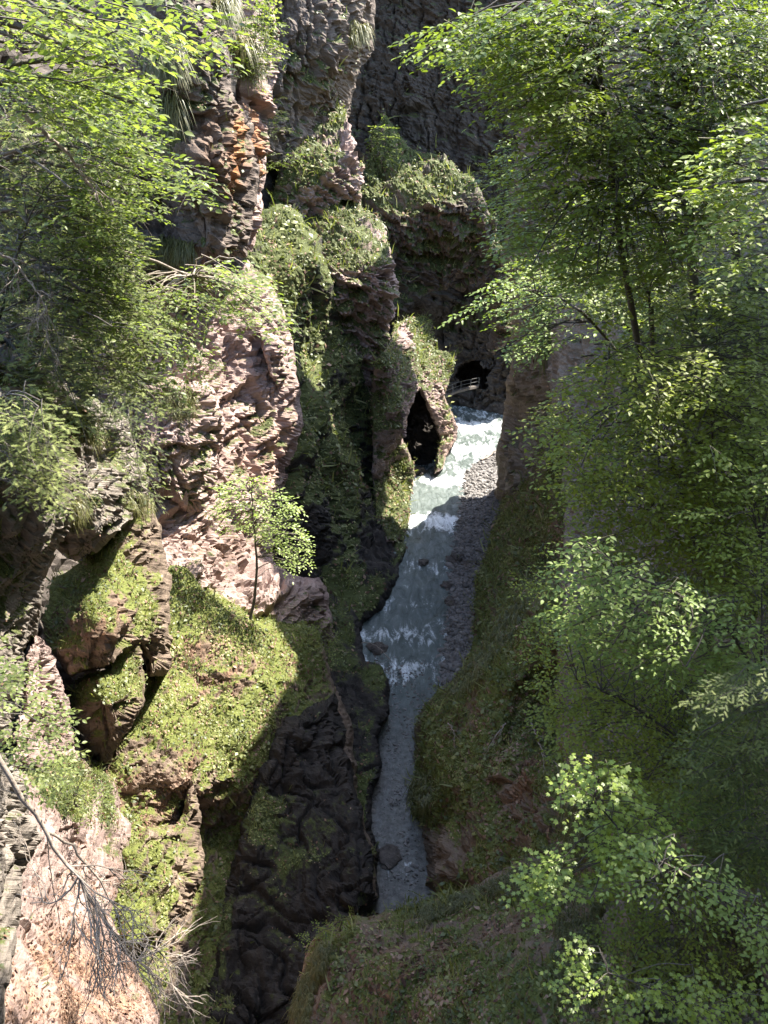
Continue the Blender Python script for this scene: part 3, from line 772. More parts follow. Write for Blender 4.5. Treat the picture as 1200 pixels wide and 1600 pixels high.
def build_gravel():
    # bank between the water and the right wall
    Lp = [(700, 772), (740, 722), (800, 716), (880, 700), (950, 694), (1000, 690), (1060, 684), (1120, 680), (1200, 670)]
    yl = np.array([Yriver(p[0]) for p in Lp]); xl = P([p[1] for p in Lp], [p[0] for p in Lp], yl)[:, 0]
    o = np.argsort(yl); yl, xl = yl[o], xl[o]
    ys = np.arange(34, 98, .3)
    us = np.linspace(-.4, 8, 40)
    left = np.interp(ys, yl, xl) + .35 * noise1(ys * .5, 4)
    X = left[:, None] + us[None]
    V = np.stack([X.ravel(), np.repeat(ys, len(us)), np.zeros(X.size)], -1)
    u = np.tile(us, len(ys))
    V[:, 2] = -.22 + .28 * sstep(-.4, .8, u) + .07 * u + .14 * fbm(V * .9, 4)
    ij = np.arange(len(V)).reshape(len(ys), len(us))
    Q = np.stack([ij[:-1, :-1], ij[:-1, 1:], ij[1:, 1:], ij[1:, :-1]], -1).reshape(-1, 4)
    mb = MB(); mb.add(V, q=Q)
    bed, nt = new_mat('gravel'); N = NT(nt)
    tc = N.n('ShaderNodeNewGeometry').outputs['Position']
    vo = N.n('ShaderNodeTexVoronoi'); vo.inputs['Scale'].default_value = 5.5; N.l(tc, vo.inputs['Vector'])
    sp = N.n('ShaderNodeSeparateColor'); N.l(vo.outputs['Color'], sp.inputs[0])
    b = N.n('ShaderNodeBsdfPrincipled'); b.inputs['Roughness'].default_value = .8
    N.l(N.ramp(sp.outputs[0], [(.0, (.06, .055, .05)), (1., (.22, .20, .18))]), b.inputs['Base Color'])
    bp = N.n('ShaderNodeBump'); bp.invert = True; bp.inputs['Distance'].default_value = .12
    N.l(vo.outputs['Distance'], bp.inputs['Height']); N.l(bp.outputs[0], b.inputs['Normal'])
    oo = N.n('ShaderNodeOutputMaterial'); N.l(b.outputs[0], oo.inputs[0])
    tag(mb.build('gravel_bank', bed), kind='structure')
    # loose stones
    def hgt(x, y):
        u = x - np.interp(y, yl, xl)
        return -.22 + .28 * sstep(-.4, .8, u) + .07 * u
    n = 5200
    y = rng.uniform(36, 95, n); u = np.abs(rng.normal(0, 3.0, n)) - .25
    x = np.interp(y, yl, xl) + u
    # pebble bed that shows through the shallow water lower down
    n2 = 1500
    y2 = rng.uniform(28, 52, n2)
    x2 = np.interp(y2, yl, xl) - rng.uniform(0, 6, n2)
    x = np.concatenate([x, x2]); y = np.concatenate([y, y2])
    s = np.concatenate([rng.lognormal(-1.25, .42, n), rng.lognormal(-1.6, .35, n2)])
    s = np.clip(s, .1, 1.1)
    z = np.concatenate([hgt(x[:n], y[:n]) + s[:n] * .12, np.full(n2, -.02)])
    order = np.argsort(-s)
    meshes = []
    for k in range(5):
        v, f = stone_mesh(k)
        b = MB(); b.add(v, t=f, tone=[.25, .45, .6, .75, .95][k])
        oo = b.build('river_stone', M['stone'])
        meshes.append(oo.data); bpy.data.objects.remove(oo)
    big = 290
    for k, i in enumerate(order[:big]):
        o = bpy.data.objects.new('river_stone', meshes[int(rng.integers(5))])
        o.location = (x[i], y[i], z[i]); o.scale = [float(s[i])] * 3
        o.rotation_euler = (rng.normal(0, .15), rng.normal(0, .15), rng.uniform(0, 6.28))
        col.objects.link(o)
        mi_ = meshes.index(o.data)
        shade = ('dark', 'dark grey', 'grey', 'pale grey', 'pale')[mi_]
        sz = 'large' if s[i] > .8 else 'medium sized' if s[i] > .55 else 'small'
        if i >= n:
            lab = sz + ' ' + shade + ' stone breaking the shallow water near the bottom of the river'; g = 'stones breaking the shallow water'
        else:
            edge = 'at the water edge' if u[i] < .8 else 'in the middle' if u[i] < 2.6 else 'close under the right wall'
            band = 'far end' if y[i] > 72 else 'middle' if y[i] > 56 else 'near end'
            lab = f"{sz.replace(' sized', '')} {shade} stone {edge}, {band} of gravel bank"; g = 'stones at the ' + band + ' of the gravel bank'
        tag(o, lab, 'stone', g)
    mb = MB()
    for k in range(5):
        v, f = stone_mesh(k + 9)
        sel = order[big + k::5]
        a = rng.uniform(0, 6.28, len(sel))
        R = np.stack([np.stack([np.cos(a), -np.sin(a), 0 * a], -1), np.stack([np.sin(a), np.cos(a), 0 * a], -1), np.stack([0 * a, 0 * a, 1 + 0 * a], -1)], 1)
        W = np.einsum('nij,kj->nki', R, v) * s[sel][:, None, None] + np.stack([x[sel], y[sel], z[sel]], -1)[:, None]
        T = f[None] + (np.arange(len(sel)) * 12)[:, None, None]
        mb.add(W.reshape(-1, 3), t=T.reshape(-1, 3), tone=np.repeat(rng.uniform(.1, 1, len(sel)), 12))
    tag(mb.build('gravel', M['stone'], smooth=False), 'loose grey gravel and pebbles along the right side of the river', 'gravel', kind='stuff')
build_gravel()

bed_mb = MB()
bed_mb.add([(-400, -200, -1.2), (400, -200, -1.2), (400, 600, -1.2), (-400, 600, -1.2)], q=[(0, 1, 2, 3)])
tag(bed_mb.build('ground', M['mossy'], extra={k: np.zeros(4) for k in ('veg', 'litter', 'stain')}), kind='structure')

# ------------------------------------------------------------------ foliage
def tube(mb, pts, r0, r1, sides=5, tone=.5):
    pts = np.asarray(pts, float)
    n = len(pts)
    d = np.gradient(pts, axis=0)
    d /= np.linalg.norm(d, axis=1)[:, None] + 1e-9
    ref = np.where(np.abs(d[:, 2:3]) > .9, np.array([[1., 0, 0]]), np.array([[0, 0, 1.]]))
    a = np.cross(d, ref); a /= np.linalg.norm(a, axis=1)[:, None] + 1e-9
    b = np.cross(d, a)
    r = np.linspace(r0, r1, n)
    th = np.arange(sides) * 2 * math.pi / sides
    V = pts[:, None] + r[:, None, None] * (np.cos(th)[None, :, None] * a[:, None] + np.sin(th)[None, :, None] * b[:, None])
    ij = np.arange(n * sides).reshape(n, sides)
    nx = np.roll(ij, -1, 1)
    Q = np.stack([ij[:-1], nx[:-1], nx[1:], ij[1:]], -1).reshape(-1, 4)
    mb.add(V.reshape(-1, 3), q=Q, tone=tone)

def curve(pts, n=10, wob=0.0):
    pts = np.asarray(pts, float)
    t = np.linspace(0, len(pts) - 1, n)
    out = []
    for k in t:
        i = min(int(k), len(pts) - 2); f = k - i
        p0 = pts[max(i - 1, 0)]; p1 = pts[i]; p2 = pts[i + 1]; p3 = pts[min(i + 2, len(pts) - 1)]
        out.append(.5 * ((2 * p1) + (-p0 + p2) * f + (2 * p0 - 5 * p1 + 4 * p2 - p3) * f * f + (-p0 + 3 * p1 - 3 * p2 + p3) * f ** 3))
    out = np.array(out)
    if wob:
        w = rng.normal(0, wob, out.shape); w[0] = 0
        out = out + w
    return out

LEAF = {
    # x across, y along, z up; folded along the midrib
    'oval': (np.array([(0, 0, 0), (-.27, .3, .07), (0, .35, 0), (.27, .3, .07), (-.22, .68, .05), (0, .7, -.02), (.22, .68, .05), (0, 1, -.1)]),
             np.array([(0, 2, 1), (0, 3, 2), (1, 2, 5), (1, 5, 4), (2, 3, 6), (2, 6, 5), (4, 5, 7), (5, 6, 7)])),
    'maple': (np.array([(0, 0, 0), (-.18, .12, .02), (-.52, .18, -.04), (-.34, .36, .04), (-.5, .72, -.06), (-.18, .62, .03), (0, 1.0, -.1), (.18, .62, .03), (.5, .72, -.06), (.34, .36, .04), (.52, .18, -.04), (.18, .12, .02), (0, .42, -.02)]),
              np.array([(0, 12, 1), (1, 12, 3), (1, 3, 2), (3, 12, 5), (3, 5, 4), (5, 12, 6), (6, 12, 7), (7, 12, 9), (7, 9, 8), (9, 12, 11), (9, 11, 10), (11, 12, 0)])),
    'small': (np.array([(0, 0, 0), (-.3, .5, .08), (.3, .5, .08), (0, 1, -.06)]), np.array([(0, 2, 1), (1, 2, 3)])),
    'blade': (np.array([(-.05, 0, 0), (.05, 0, 0), (.04, .6, .1), (-.04, .6, .1), (0, 1, .35)]), np.array([(0, 1, 2), (0, 2, 3), (3, 2, 4)])),
    'needle': (np.array([(-.03, 0, 0), (.03, 0, 0), (0, 1, 0)]), np.array([(0, 1, 2)])),
}

def norm(a): return a / (np.linalg.norm(a, axis=-1, keepdims=True) + 1e-9)

def leaves(mb, kind, pos, axis, up, size, tone):
    v, f = LEAF[kind]
    n = len(pos)
    if n == 0: return
    axis = norm(axis); side = norm(np.cross(axis, up)); up = np.cross(side, axis)
    size = np.broadcast_to(size, (n,))
    W = pos[:, None] + size[:, None, None] * (v[None, :, 0:1] * side[:, None] + v[None, :, 1:2] * axis[:, None] + v[None, :, 2:3] * up[:, None])
    T = f[None] + (np.arange(n) * len(v))[:, None, None]
    mb.add(W.reshape(-1, 3), t=T.reshape(-1, 3), tone=np.repeat(np.clip(tone, 0, 1), len(v)))

def spray(LV, TW, origin, direction, L, leaf, kind='oval', droop=.35, fill=1.0, tone0=.5, lr=None):
    """a flat leafy branch end: midstem, alternate side twigs, leaves in one layer; leaves go to the list LV"""
    d = norm(np.array(direction, float)); up = np.array([0, 0, 1.])
    side = norm(np.cross(d, up)); upn = np.cross(side, d)
    n = 7
    t = np.linspace(0, 1, n)
    mid = origin + d * (L * t)[:, None] - up * (droop * L * t ** 2)[:, None] + side * (rng.normal(0, .06) * L * t ** 2)[:, None]
    tube(TW, mid, leaf * .045 + L * .003, leaf * .015, 3)
    ns = max(4, int(L / (leaf * 1.35) * fill))
    pos, ax, upv, sz, tn = [], [], [], [], []
    for k in range(ns):
        tt = .12 + .85 * (k + rng.uniform(-.3, .3)) / ns
        p = np.array([np.interp(tt, t, mid[:, j]) for j in range(3)])
        s = 1 if k % 2 else -1
        l = L * .50 * (1 - tt) ** .7 * rng.uniform(.7, 1.2) + leaf * .8
        dd = norm(d * math.cos(.85) + side * s * math.sin(.85) * 1.0 + up * rng.normal(0, .12) - up * .25 * tt)
        m = max(2, int(l / (leaf * .55) * fill))
        q = (np.arange(m) + .6) / m
        tp = p + dd * (l * q)[:, None] - up * (.18 * l * q ** 2)[:, None]
        if l > leaf * 1.5: tube(TW, np.array([p, tp[m // 2], tp[-1]]), leaf * .022, leaf * .01, 3)
        sd = norm(np.cross(dd, upn))
        sg = np.where(np.arange(m) % 2, 1, -1)[:, None]
        a = norm(dd * .75 + sd * sg * .75 + rng.normal(0, .18, (m, 3)) - up * .12)
        a[-1] = norm(dd + rng.normal(0, .1, 3))
        pos.append(tp); ax.append(a)
        upv.append(norm(upn + rng.normal(0, .30, (m, 3))))
        sz.append(leaf * rng.uniform(.7, 1.2, m) * (1 - .15 * tt))
        tn.append(tone0 + rng.normal(0, .18, m))
    LV.append((kind, np.concatenate(pos), np.concatenate(ax), np.concatenate(upv), np.concatenate(sz), np.concatenate(tn)))

def flush_leaves(LV, mat, parent, base, n_single=0, name='leaf', crown='crown'):
    """biggest leaves in view become single parts, the rest one crown"""
    kind = LV[0][0]
    pos, ax, up, sz, tn = [np.concatenate([l[k] for l in LV]) for k in range(1, 6)]
    px, py = unP(pos)
    dist = np.linalg.norm(pos - np.array([0, 0, CZ]), axis=1)
    look = sz / dist * np.where((px > 0) & (px < 1200) & (py > 0) & (py < 1600), 1, .01)
    o = np.argsort(-look)
    one, rest = o[:n_single], o[n_single:]
    if n_single:
        v, f = LEAF[kind]
        mes = []
        for k in range(4):
            b = MB(); b.add(v, t=f, tone=.2 + .22 * k)
            oo = b.build('leaf', mat); mes.append(oo.data); bpy.data.objects.remove(oo)
        A = norm(ax[one]); Sd = norm(np.cross(A, up[one])); Un = np.cross(Sd, A)
        for j, i in enumerate(one):
            s = float(sz[i])
            m = Matrix(((Sd[j, 0] * s, A[j, 0] * s, Un[j, 0] * s, pos[i, 0] - base[0]), (Sd[j, 1] * s, A[j, 1] * s, Un[j, 1] * s, pos[i, 1] - base[1]),
                        (Sd[j, 2] * s, A[j, 2] * s, Un[j, 2] * s, pos[i, 2] - base[2]), (0, 0, 0, 1)))
            ob = bpy.data.objects.new(name, mes[int(np.clip(tn[i] * 4, 0, 3))])
            col.objects.link(ob); ob.parent = parent; ob.matrix_local = m
    mb = MB()
    leaves(mb, kind, pos[rest], ax[rest], up[rest], sz[rest], tn[rest])
    if mb.n:
        c = mb.build(crown, mat, parent, origin=base); c['kind'] = 'stuff'

def tree(name, label, cat, trunk, region, Yr, n_spray, L, leaf, mat='beech', kind='oval', r=.12, bark='bark', single=0, outdir=None, droop=.35,
         limbs=True, group=None, fill=1.0, tone0=.5, yslope=0, extra_sprays=(), crown='crown'):
    tr = curve(trunk, 14, r * .25)
    base = tr[0]
    root = empty(name, base)
    tag(root, label, cat, group)
    B = MB(); tube(B, tr, r, r * .35, 8)
    TW = MB(); LV = []
    poly = np.array(region, float)
    lo, hi = poly.min(0), poly.max(0)
    pts = []
    while len(pts) < n_spray:
        c = rng.uniform(lo, hi, (200, 2))
        ok = seg_dist(c[:, 0].copy(), c[:, 1].copy(), poly)[3]
        for q in c[ok]:
            if len(pts) >= n_spray: break
            w = min([1e9] + [math.hypot((q[0] - a[0]), (q[1] - a[1]) * 1.6) for a in pts[-40:]])
            if w > 14 or rng.random() < .1: pts.append(q)
    for q in pts:
        Y = rng.uniform(*Yr) + yslope * (q[1] - (lo[1] + hi[1]) / 2)
        c = P(q[0], q[1], Y)
        k = int(np.argmin(np.linalg.norm((tr - c) * np.array([1, 1, 1.6]) + np.array([0, 0, .5]), axis=1)))
        out = c - tr[k]; out[2] *= .3
        if np.linalg.norm(out) < .2: out = rng.normal(0, 1, 3) * np.array([1, 1, .1])
        out = norm(out)
        if outdir is not None: out = norm(out * .35 + np.array(outdir) + rng.normal(0, .8, 3) * np.array([1, 1, .15]))
        else: out = norm(out + rng.normal(0, .5, 3) * np.array([1, 1, .2]))
        l = L * rng.uniform(.65, 1.25)
        org = c - out * l * .5
        spray(LV, TW, org, out, l, leaf, kind, droop, fill, tone0 + rng.normal(0, .15))
        if limbs and rng.random() < limbs:
            mid = (tr[k] + org) / 2 + np.array([0, 0, .12 * np.linalg.norm(org - tr[k])])
            tube(B, curve([tr[k], mid, org], 7, leaf * .12), r * .28, leaf * .07 + L * .004, 4)
    for (q0, q1, ll, lf) in extra_sprays:
        a, b = np.array(P(*q0)), np.array(P(*q1))
        spray(LV, TW, a, b - a, ll, lf, kind, .1, 1., .7)
    B.build('trunk', M[bark], root, origin=base)
    TW.build('twigs', M['twig' if bark == 'barkd' else bark], root, origin=base)['kind'] = 'stuff'
    flush_leaves(LV, M[mat], root, base, single, crown=crown)
    return root

# ground plants and dry leaves over the rock masses
def build_cover():
    for (name, V, Q, n, veg, lit, fa, k, px, py) in COVER:
        k, cs = k
        if k == 0: continue
        cen = V[Q].mean(1); nf = norm(n[Q].mean(1)); vf = veg[Q].mean(1); lf = lit[Q].mean(1)
        dist = np.linalg.norm(cen - np.array([0, 0, CZ]), axis=1)
        view = ((np.array([0, 0, CZ]) - cen) * nf).sum(1) / dist
        cx, cy = px[Q].mean(1), py[Q].mean(1)
        vis = (cx > -40) & (cx < 1240) & (cy > -40) & (cy < 1640)
        size = np.maximum(.052, dist * .0027) * cs
        for which, dens, mat, nm in ((0, 1.35, 'cover', 'ground_plants'), (1, .9, 'litter', 'leaf_litter')):
            patch = sstep(-.25, .35, fbm(cen * .55 + 77 * which, 3))
            w = (sstep(.38, .85, vf) * (.35 + .65 * patch) if which == 0 else np.clip(lf + .30 * sstep(.2, .7, vf), 0, 1) * (.3 + .7 * patch) * .9)
            cnt = fa * w * dens * k / size ** 2 * vis * np.clip(view + .35, 0, 1)
            cnt = np.floor(cnt + rng.random(len(cnt))).astype(int)
            cnt = np.minimum(cnt, 20)
            idx = np.repeat(np.arange(len(Q)), cnt)
            if len(idx) < 30: continue
            if len(idx) > 90000: idx = rng.choice(idx, 90000, replace=False)
            a, b = rng.random(len(idx)), rng.random(len(idx))
            q = V[Q[idx]]
            p = q[:, 0] * ((1 - a) * (1 - b))[:, None] + q[:, 1] * (a * (1 - b))[:, None] + q[:, 2] * (a * b)[:, None] + q[:, 3] * ((1 - a) * b)[:, None]
            nn = nf[idx]; s = size[idx] * np.clip(rng.lognormal(0, .42, len(idx)), .4, 2.6)
            if which == 0:
                lift = np.abs(rng.normal(0, 1, len(idx))) * s * 1.3 * np.clip(.3 + fbm(p * 1.3 + 5, 2), .1, 1.6)
                p = p + (nn * .6 + np.array([0, 0, .5])) * lift[:, None]
                up = norm(nn * .5 + np.array([0, 0, .7]) + rng.normal(0, .45, (len(idx), 3)))
            else:
                p = p + nn * (s * .2)[:, None]
                up = norm(nn + rng.normal(0, .25, (len(idx), 3)))
            ax = norm(np.cross(up, rng.normal(0, 1, (len(idx), 3))))
            if which == 0: ax = norm(ax + np.array([0, 0, -.25]))
            tone = .45 + .5 * fbm(p * .5 + 90, 2) + rng.normal(0, .2 if which == 0 else .34, len(idx))
            mb = MB()
            bl = (rng.random(len(idx)) < .3) & (which == 0) & (fbm(p * .8 + 50, 2) > -.1)
            if bl.any():
                h = norm(nn[bl] * .5 + np.array([0, 0, .5]) + rng.normal(0, .45, (int(bl.sum()), 3)))
                leaves(mb, 'blade', p[bl], h, rng.normal(0, 1, (int(bl.sum()), 3)), s[bl] * 2.4, tone[bl] * .8 + .25)
            leaves(mb, 'small', p[~bl], ax[~bl], up[~bl], s[~bl], tone[~bl])
            o = mb.build(nm, M[mat])
            nice = name.replace('_', ' ')
            lab = ('low leafy plants and moss growing over the ' if which == 0 else 'dry brown fallen leaves lying on the ') + nice
            tag(o, lab, 'ground cover' if which == 0 else 'leaf litter', kind='stuff')
build_cover()
#FOLIAGE#
# flat needle sprig: stem with needles on both sides
def _sprig():
    v, f = [], []
    for k in range(7):
        y = .08 + k * .12
        for s in (-1, 1):
            b = len(v)
            l = .26 * (1 - .35 * k / 7)
            v += [(0, y - .06, 0), (0, y + .06, 0), (s * l, y + .17, .03 if k % 2 else -.04)]
            f.append((b, b + 1, b + 2))
    b = len(v); v += [(-.03, 0, 0), (.03, 0, 0), (0, 1.08, 0)]; f.append((b, b + 1, b + 2))
    return np.array(v), np.array(f)
LEAF['sprig'] = _sprig()

# unseen leaf screen added above the ridge to dapple the sunlight
def dapple_leaves():
    n = 3600
    p = np.stack([rng.uniform(20.5, 25, n), rng.uniform(-14, 27, n), rng.uniform(57, 78, n)], -1)
    keep = fbm(p * .28, 3) > -.12
    p = p[keep]; m = len(p)
    mb = MB()
    leaves(mb, 'oval', p, norm(rng.normal(0, 1, (m, 3)) * np.array([1, 1, .4])), norm(rng.normal(0, .5, (m, 3)) + np.array([0, 0, 1])), rng.uniform(.5, 1.1, m), rng.random(m))
    tag(mb.build('dapple_screen', M['shade']), 'unseen leaf screen above the right wall, added to dapple the sunlight', 'dapple_screen', kind='stuff')
dapple_leaves()

# nearest rock surface behind a point of the photograph
_sx, _sy, _sY = [], [], []
for (_n, _V, *_r) in COVER:
    if _n == 'left_hillside': continue
    a, b = unP(_V); _sx.append(a); _sy.append(b); _sY.append(_V[:, 1])
_sx, _sy, _sY = map(np.concatenate, (_sx, _sy, _sY))
def surf(px, py, off=0.0):
    m = (np.abs(_sx - px) < 5) & (np.abs(_sy - py) < 5)
    if not m.any(): m = (np.abs(_sx - px) < 16) & (np.abs(_sy - py) < 16)
    Y = _sY[m].min()
    return P(px, py, Y - off)

tree('beech_tree', 'bright green beech with large glossy leaves in the top left corner', 'tree',
     [P(-170, 1000, 9), P(-150, 500, 9), P(-120, 100, 8.5), P(-60, -250, 8)],
     [(-20, -30), (240, -30), (320, -20), (330, 60), (270, 70), (215, 110), (190, 150), (100, 190), (60, 160), (-20, 150)], (6.8, 9.5), 74, 1.0, .1, 'beech', 'oval', r=.16, tone0=.75, single=300, outdir=(.8, .2, 0), limbs=.4)
tree('beech_tree', 'sunlit beech with layered branches reaching right over the dark pillar', 'tree',
     [P(-120, 1150, 13), P(-90, 600, 13), P(-30, 300, 13), P(-40, -100, 13)],
     [(120, 120), (200, 100), (222, 140), (215, 240), (310, 250), (330, 280), (310, 292), (235, 285), (195, 340), (190, 420), (210, 450), (170, 500), (90, 200)], (11, 14), 130, 1.05, .115, 'beech', 'oval', r=.14, outdir=(.8, .1, 0), limbs=.25, tone0=.6)
tree('beech_tree', 'sunlit beech with long bare limb and drooping leafy end before the reddish wall', 'tree',
     [P(-60, 1000, 15), P(-20, 700, 15), P(60, 500, 15), P(165, 400, 14.5), P(230, 405, 14.2), P(300, 430, 14)],
     [(190, 470), (260, 440), (300, 405), (385, 400), (440, 450), (448, 530), (400, 512), (340, 480), (290, 500), (310, 560), (240, 595), (190, 570)], (13, 15), 80, 1.0, .13, 'beech', 'oval', r=.055, bark='dead', outdir=(.7, -.1, 0), limbs=.5, tone0=.7, droop=.5)
tree('spruce_tree', 'old spruce with drooping dull green needle branches along the left edge', 'tree',
     [P(-40, 1000, 14.5), P(-30, 600, 14.5), P(-10, 200, 14.5), P(-30, -200, 14.5)],
     [(-20, 150), (120, 170), (180, 260), (195, 400), (215, 480), (250, 560), (215, 620), (160, 640), (90, 635), (-20, 620)], (11.5, 15.5), 260, 1.2, .19, 'spruce', 'sprig', r=.2, outdir=(.8, -.3, 0), droop=.75, limbs=.2, fill=1.3, tone0=.72)
tree('beech_tree', 'sunlit broadleaf sprays growing among the spruce branches at the left', 'tree',
     [P(-60, 1000, 12), P(-40, 700, 12), P(0, 500, 12), P(40, 350, 12)],
     [(30, 250), (150, 260), (200, 350), (200, 460), (260, 560), (200, 600), (120, 520), (60, 420)], (11, 12.5), 46, .9, .105, 'beech', 'oval', r=.05, outdir=(.8, .1, 0), limbs=.3, tone0=.75)
tree('spruce_tree', 'low spruce branch with pale tips before the dark cliff at the left edge', 'tree',
     [P(-120, 760, 10), P(-60, 640, 10), P(0, 620, 10)],
     [(-20, 610), (40, 612), (75, 660), (98, 720), (90, 770), (40, 780), (-20, 700)], (9, 10.5), 60, .8, .14, 'spruce', 'sprig', r=.05, outdir=(.8, -.3, 0), droop=.7, limbs=.6, tone0=.75, fill=1.2)
tree('spruce_tree', 'small dark spruce hanging from the rock below the left trees', 'tree',
     [P(185, 560, 24), P(200, 640, 24), P(215, 720, 24)],
     [(165, 560), (230, 560), (240, 640), (235, 720), (245, 770), (215, 770), (185, 680)], (22, 24), 46, 1.1, .2, 'spruce', 'sprig', r=.05, outdir=(.3, -.2, -.4), droop=.8, limbs=.5)
tree('beech_tree', 'pale green beech branch with crisp leaves low at the left edge above the dead branch', 'tree',
     [P(-150, 1300, 7.5), P(-90, 1180, 7.5), P(-20, 1100, 7.4)],
     [(-20, 985), (30, 1000), (45, 1050), (105, 1110), (125, 1150), (100, 1170), (110, 1240), (60, 1260), (20, 1180), (-20, 1160)], (6.6, 8), 34, .62, .07, 'beech', 'oval', r=.03, single=300, outdir=(.9, 0, -.1), limbs=.6, tone0=.75)
# sapling on the sunny ledge
sp = surf(393, 965)
Ys = float(sp[1])
tree('sapling', 'slender pale green sapling standing alone on the sunny ledge of the left wall', 'tree',
     [P(391, 968, Ys), P(398, 930, Ys + .1), P(401, 880, Ys + .1), P(396, 820, Ys + .2), P(394, 770, Ys + .1)],
     [(330, 785), (345, 748), (400, 738), (430, 765), (470, 788), (465, 815), (487, 845), (484, 888), (442, 896), (436, 872), (412, 850), (392, 826), (350, 832)], (Ys - 1.5, Ys + 1.4), 120, 1.15, .22, 'pale', 'oval', r=.11, limbs=.8, tone0=.85, droop=.4)

# bushes and small trees rooted on the rocks
def bush(name, label, region, root_px, n, L, leaf, mat='beech', kind='oval', tone0=.6, group=None, spread=1.5, off=.6, droop=.3):
    b = surf(*root_px)
    Y = float(b[1])
    tree(name, label, 'bush' if name != 'small_spruce' else 'tree', [b, b + np.array([.1, -.2, .8]), P(np.mean([q[0] for q in region]), np.mean([q[1] for q in region]), Y - off)], region,
         (Y - off - spread, Y - off + .2), n, L, leaf, mat, kind, r=.05, limbs=.5, tone0=tone0, group=group, droop=droop)
bush('shrub', 'light green shrub high on the pale pillar at the top', [(375, -10), (440, -10), (436, 60), (405, 130), (378, 120), (362, 70)], (400, 110), 40, 1.9, .27, tone0=.7)
bush('small_spruce', 'small spruce growing on the rock right of the orange streak', [(425, 140), (440, 150), (450, 205), (415, 215), (412, 170)], (430, 205), 18, 1.6, .35, 'spruce', 'sprig', .4)
bush('shrub', 'round leafy shrub at the foot of the grey pillars', [(410, 215), (440, 235), (480, 235), (480, 262), (440, 255), (415, 270)], (440, 255), 20, 1.6, .3, tone0=.5)
bush('shrub', 'tall narrow bush on the green shelf below the dark back wall', [(575, 240), (590, 180), (612, 195), (622, 240), (608, 262)], (600, 258), 34, 2.2, .4, 'beech', 'oval', .35)
bush('shrub', 'yellow green bush lit by the sun beside the right rock columns', [(732, 268), (765, 245), (800, 232), (806, 300), (800, 390), (770, 350), (745, 320)], (800, 330), 60, 1.7, .27, 'beech', 'oval', .75, off=3)
bush('shrub', 'small leafy shrub at the edge of the sunny ledge above the dark drop', [(485, 975), (505, 962), (525, 985), (522, 1030), (500, 1010)], (508, 1015), 14, .9, .17, tone0=.5)
bush('shrub', 'green bush on the lower left rock beside the beech branch', [(75, 1200), (130, 1190), (165, 1240), (150, 1290), (85, 1280)], (120, 1260), 22, .8, .10, 'beech', 'oval', .6, spread=.6, off=.3)
bush('shrub', 'leafy shrub hanging over the reddish wall below the long limb', [(250, 560), (330, 545), (345, 580), (320, 610), (260, 610)], (300, 600), 24, 1.3, .2, 'beech', 'oval', .3)
bush('shrub', 'low green bush at the tip of the near mossy knoll', [(470, 1465), (520, 1430), (560, 1425), (540, 1450), (490, 1480)], (530, 1455), 12, .5, .08, 'shade', 'oval', .5, spread=.4, off=.1)
bush('shrub', 'dark green bush on the mossy bank under the right columns', [(830, 690), (870, 680), (875, 740), (845, 740)], (855, 735), 14, 1.3, .25, 'shade', 'oval', .5)

# ---- right side
RT = 'trees crowding the shaded right wall'
tree('beech_tree', 'shaded beech whose flat layers reach left across the dark back wall at the top', 'tree',
     [P(1000, 560, 16), P(960, 300, 15), P(930, 60, 14.5), P(900, -150, 14)],
     [(650, 48), (720, 20), (760, 5), (900, -10), (900, 180), (850, 200), (800, 180), (770, 110), (700, 75)], (11.5, 15), 170, 1.0, .125, 'shade', 'oval', r=.07, bark='barkd', outdir=(-.9, -.1, 0), limbs=.3, tone0=.6)
tree('beech_tree', 'tall shaded beech with a pale straight trunk rising at the top right', 'tree',
     [P(1085, 480, 17), P(1080, 250, 17), P(1074, 60, 17), P(1070, -200, 17)],
     [(880, -20), (1220, -20), (1220, 200), (1050, 240), (880, 260), (840, 160)], (12.5, 17.5), 360, 1.05, .135, 'shade', 'oval', r=.12, outdir=(-.3, -.6, 0), limbs=.25)
tree('tall_tree', 'second straight trunk in the wood at the top right corner', 'tree',
     [P(1150, 420, 18), P(1145, 200, 18), P(1141, -150, 18)],
     [(1100, -20), (1220, -20), (1220, 130), (1120, 100)], (16, 18), 24, .95, .13, 'shade', 'oval', r=.09, limbs=.2)
tree('beech_tree', 'wide beech with dark green tiers hanging over the right columns', 'tree',
     [surf(1010, 620), P(1020, 520, 18), P(1000, 420, 17), P(960, 300, 16), P(930, 150, 15)],
     [(830, 190), (980, 170), (1150, 200), (1150, 330), (1050, 430), (900, 440), (790, 390), (780, 300), (770, 250)], (12.5, 16.5), 400, 1.0, .125, 'shade', 'oval', r=.07, bark='barkd', outdir=(-.8, -.3, 0), limbs=.3, tone0=.6)
tree('beech_tree', 'beech with thin dark limbs in front of the pale rock of the right wall', 'tree',
     [surf(1080, 760), P(1060, 640, 28), P(1010, 560, 28), P(950, 470, 27), P(840, 400, 26)],
     [(800, 390), (920, 400), (1100, 400), (1200, 420), (1200, 560), (1000, 560), (930, 520), (900, 470), (810, 450)], (24, 30), 230, 1.7, .2, 'shade', 'oval', r=.11, bark='barkd', outdir=(-.8, -.3, 0), limbs=.4, tone0=.65)
tree('beech_tree', 'leafy bluish green branch end hanging in front of the dark passage', 'tree',
     [surf(1000, 600), P(940, 520, 18), P(880, 470, 17.5), P(840, 460, 17)],
     [(722, 478), (750, 440), (800, 425), (868, 440), (870, 500), (840, 560), (800, 555), (815, 520), (770, 480)], (16, 18), 34, 1.1, .12, 'blue', 'oval', r=.05, bark='barkd', outdir=(-.9, -.1, 0), limbs=.6, tone0=.8)
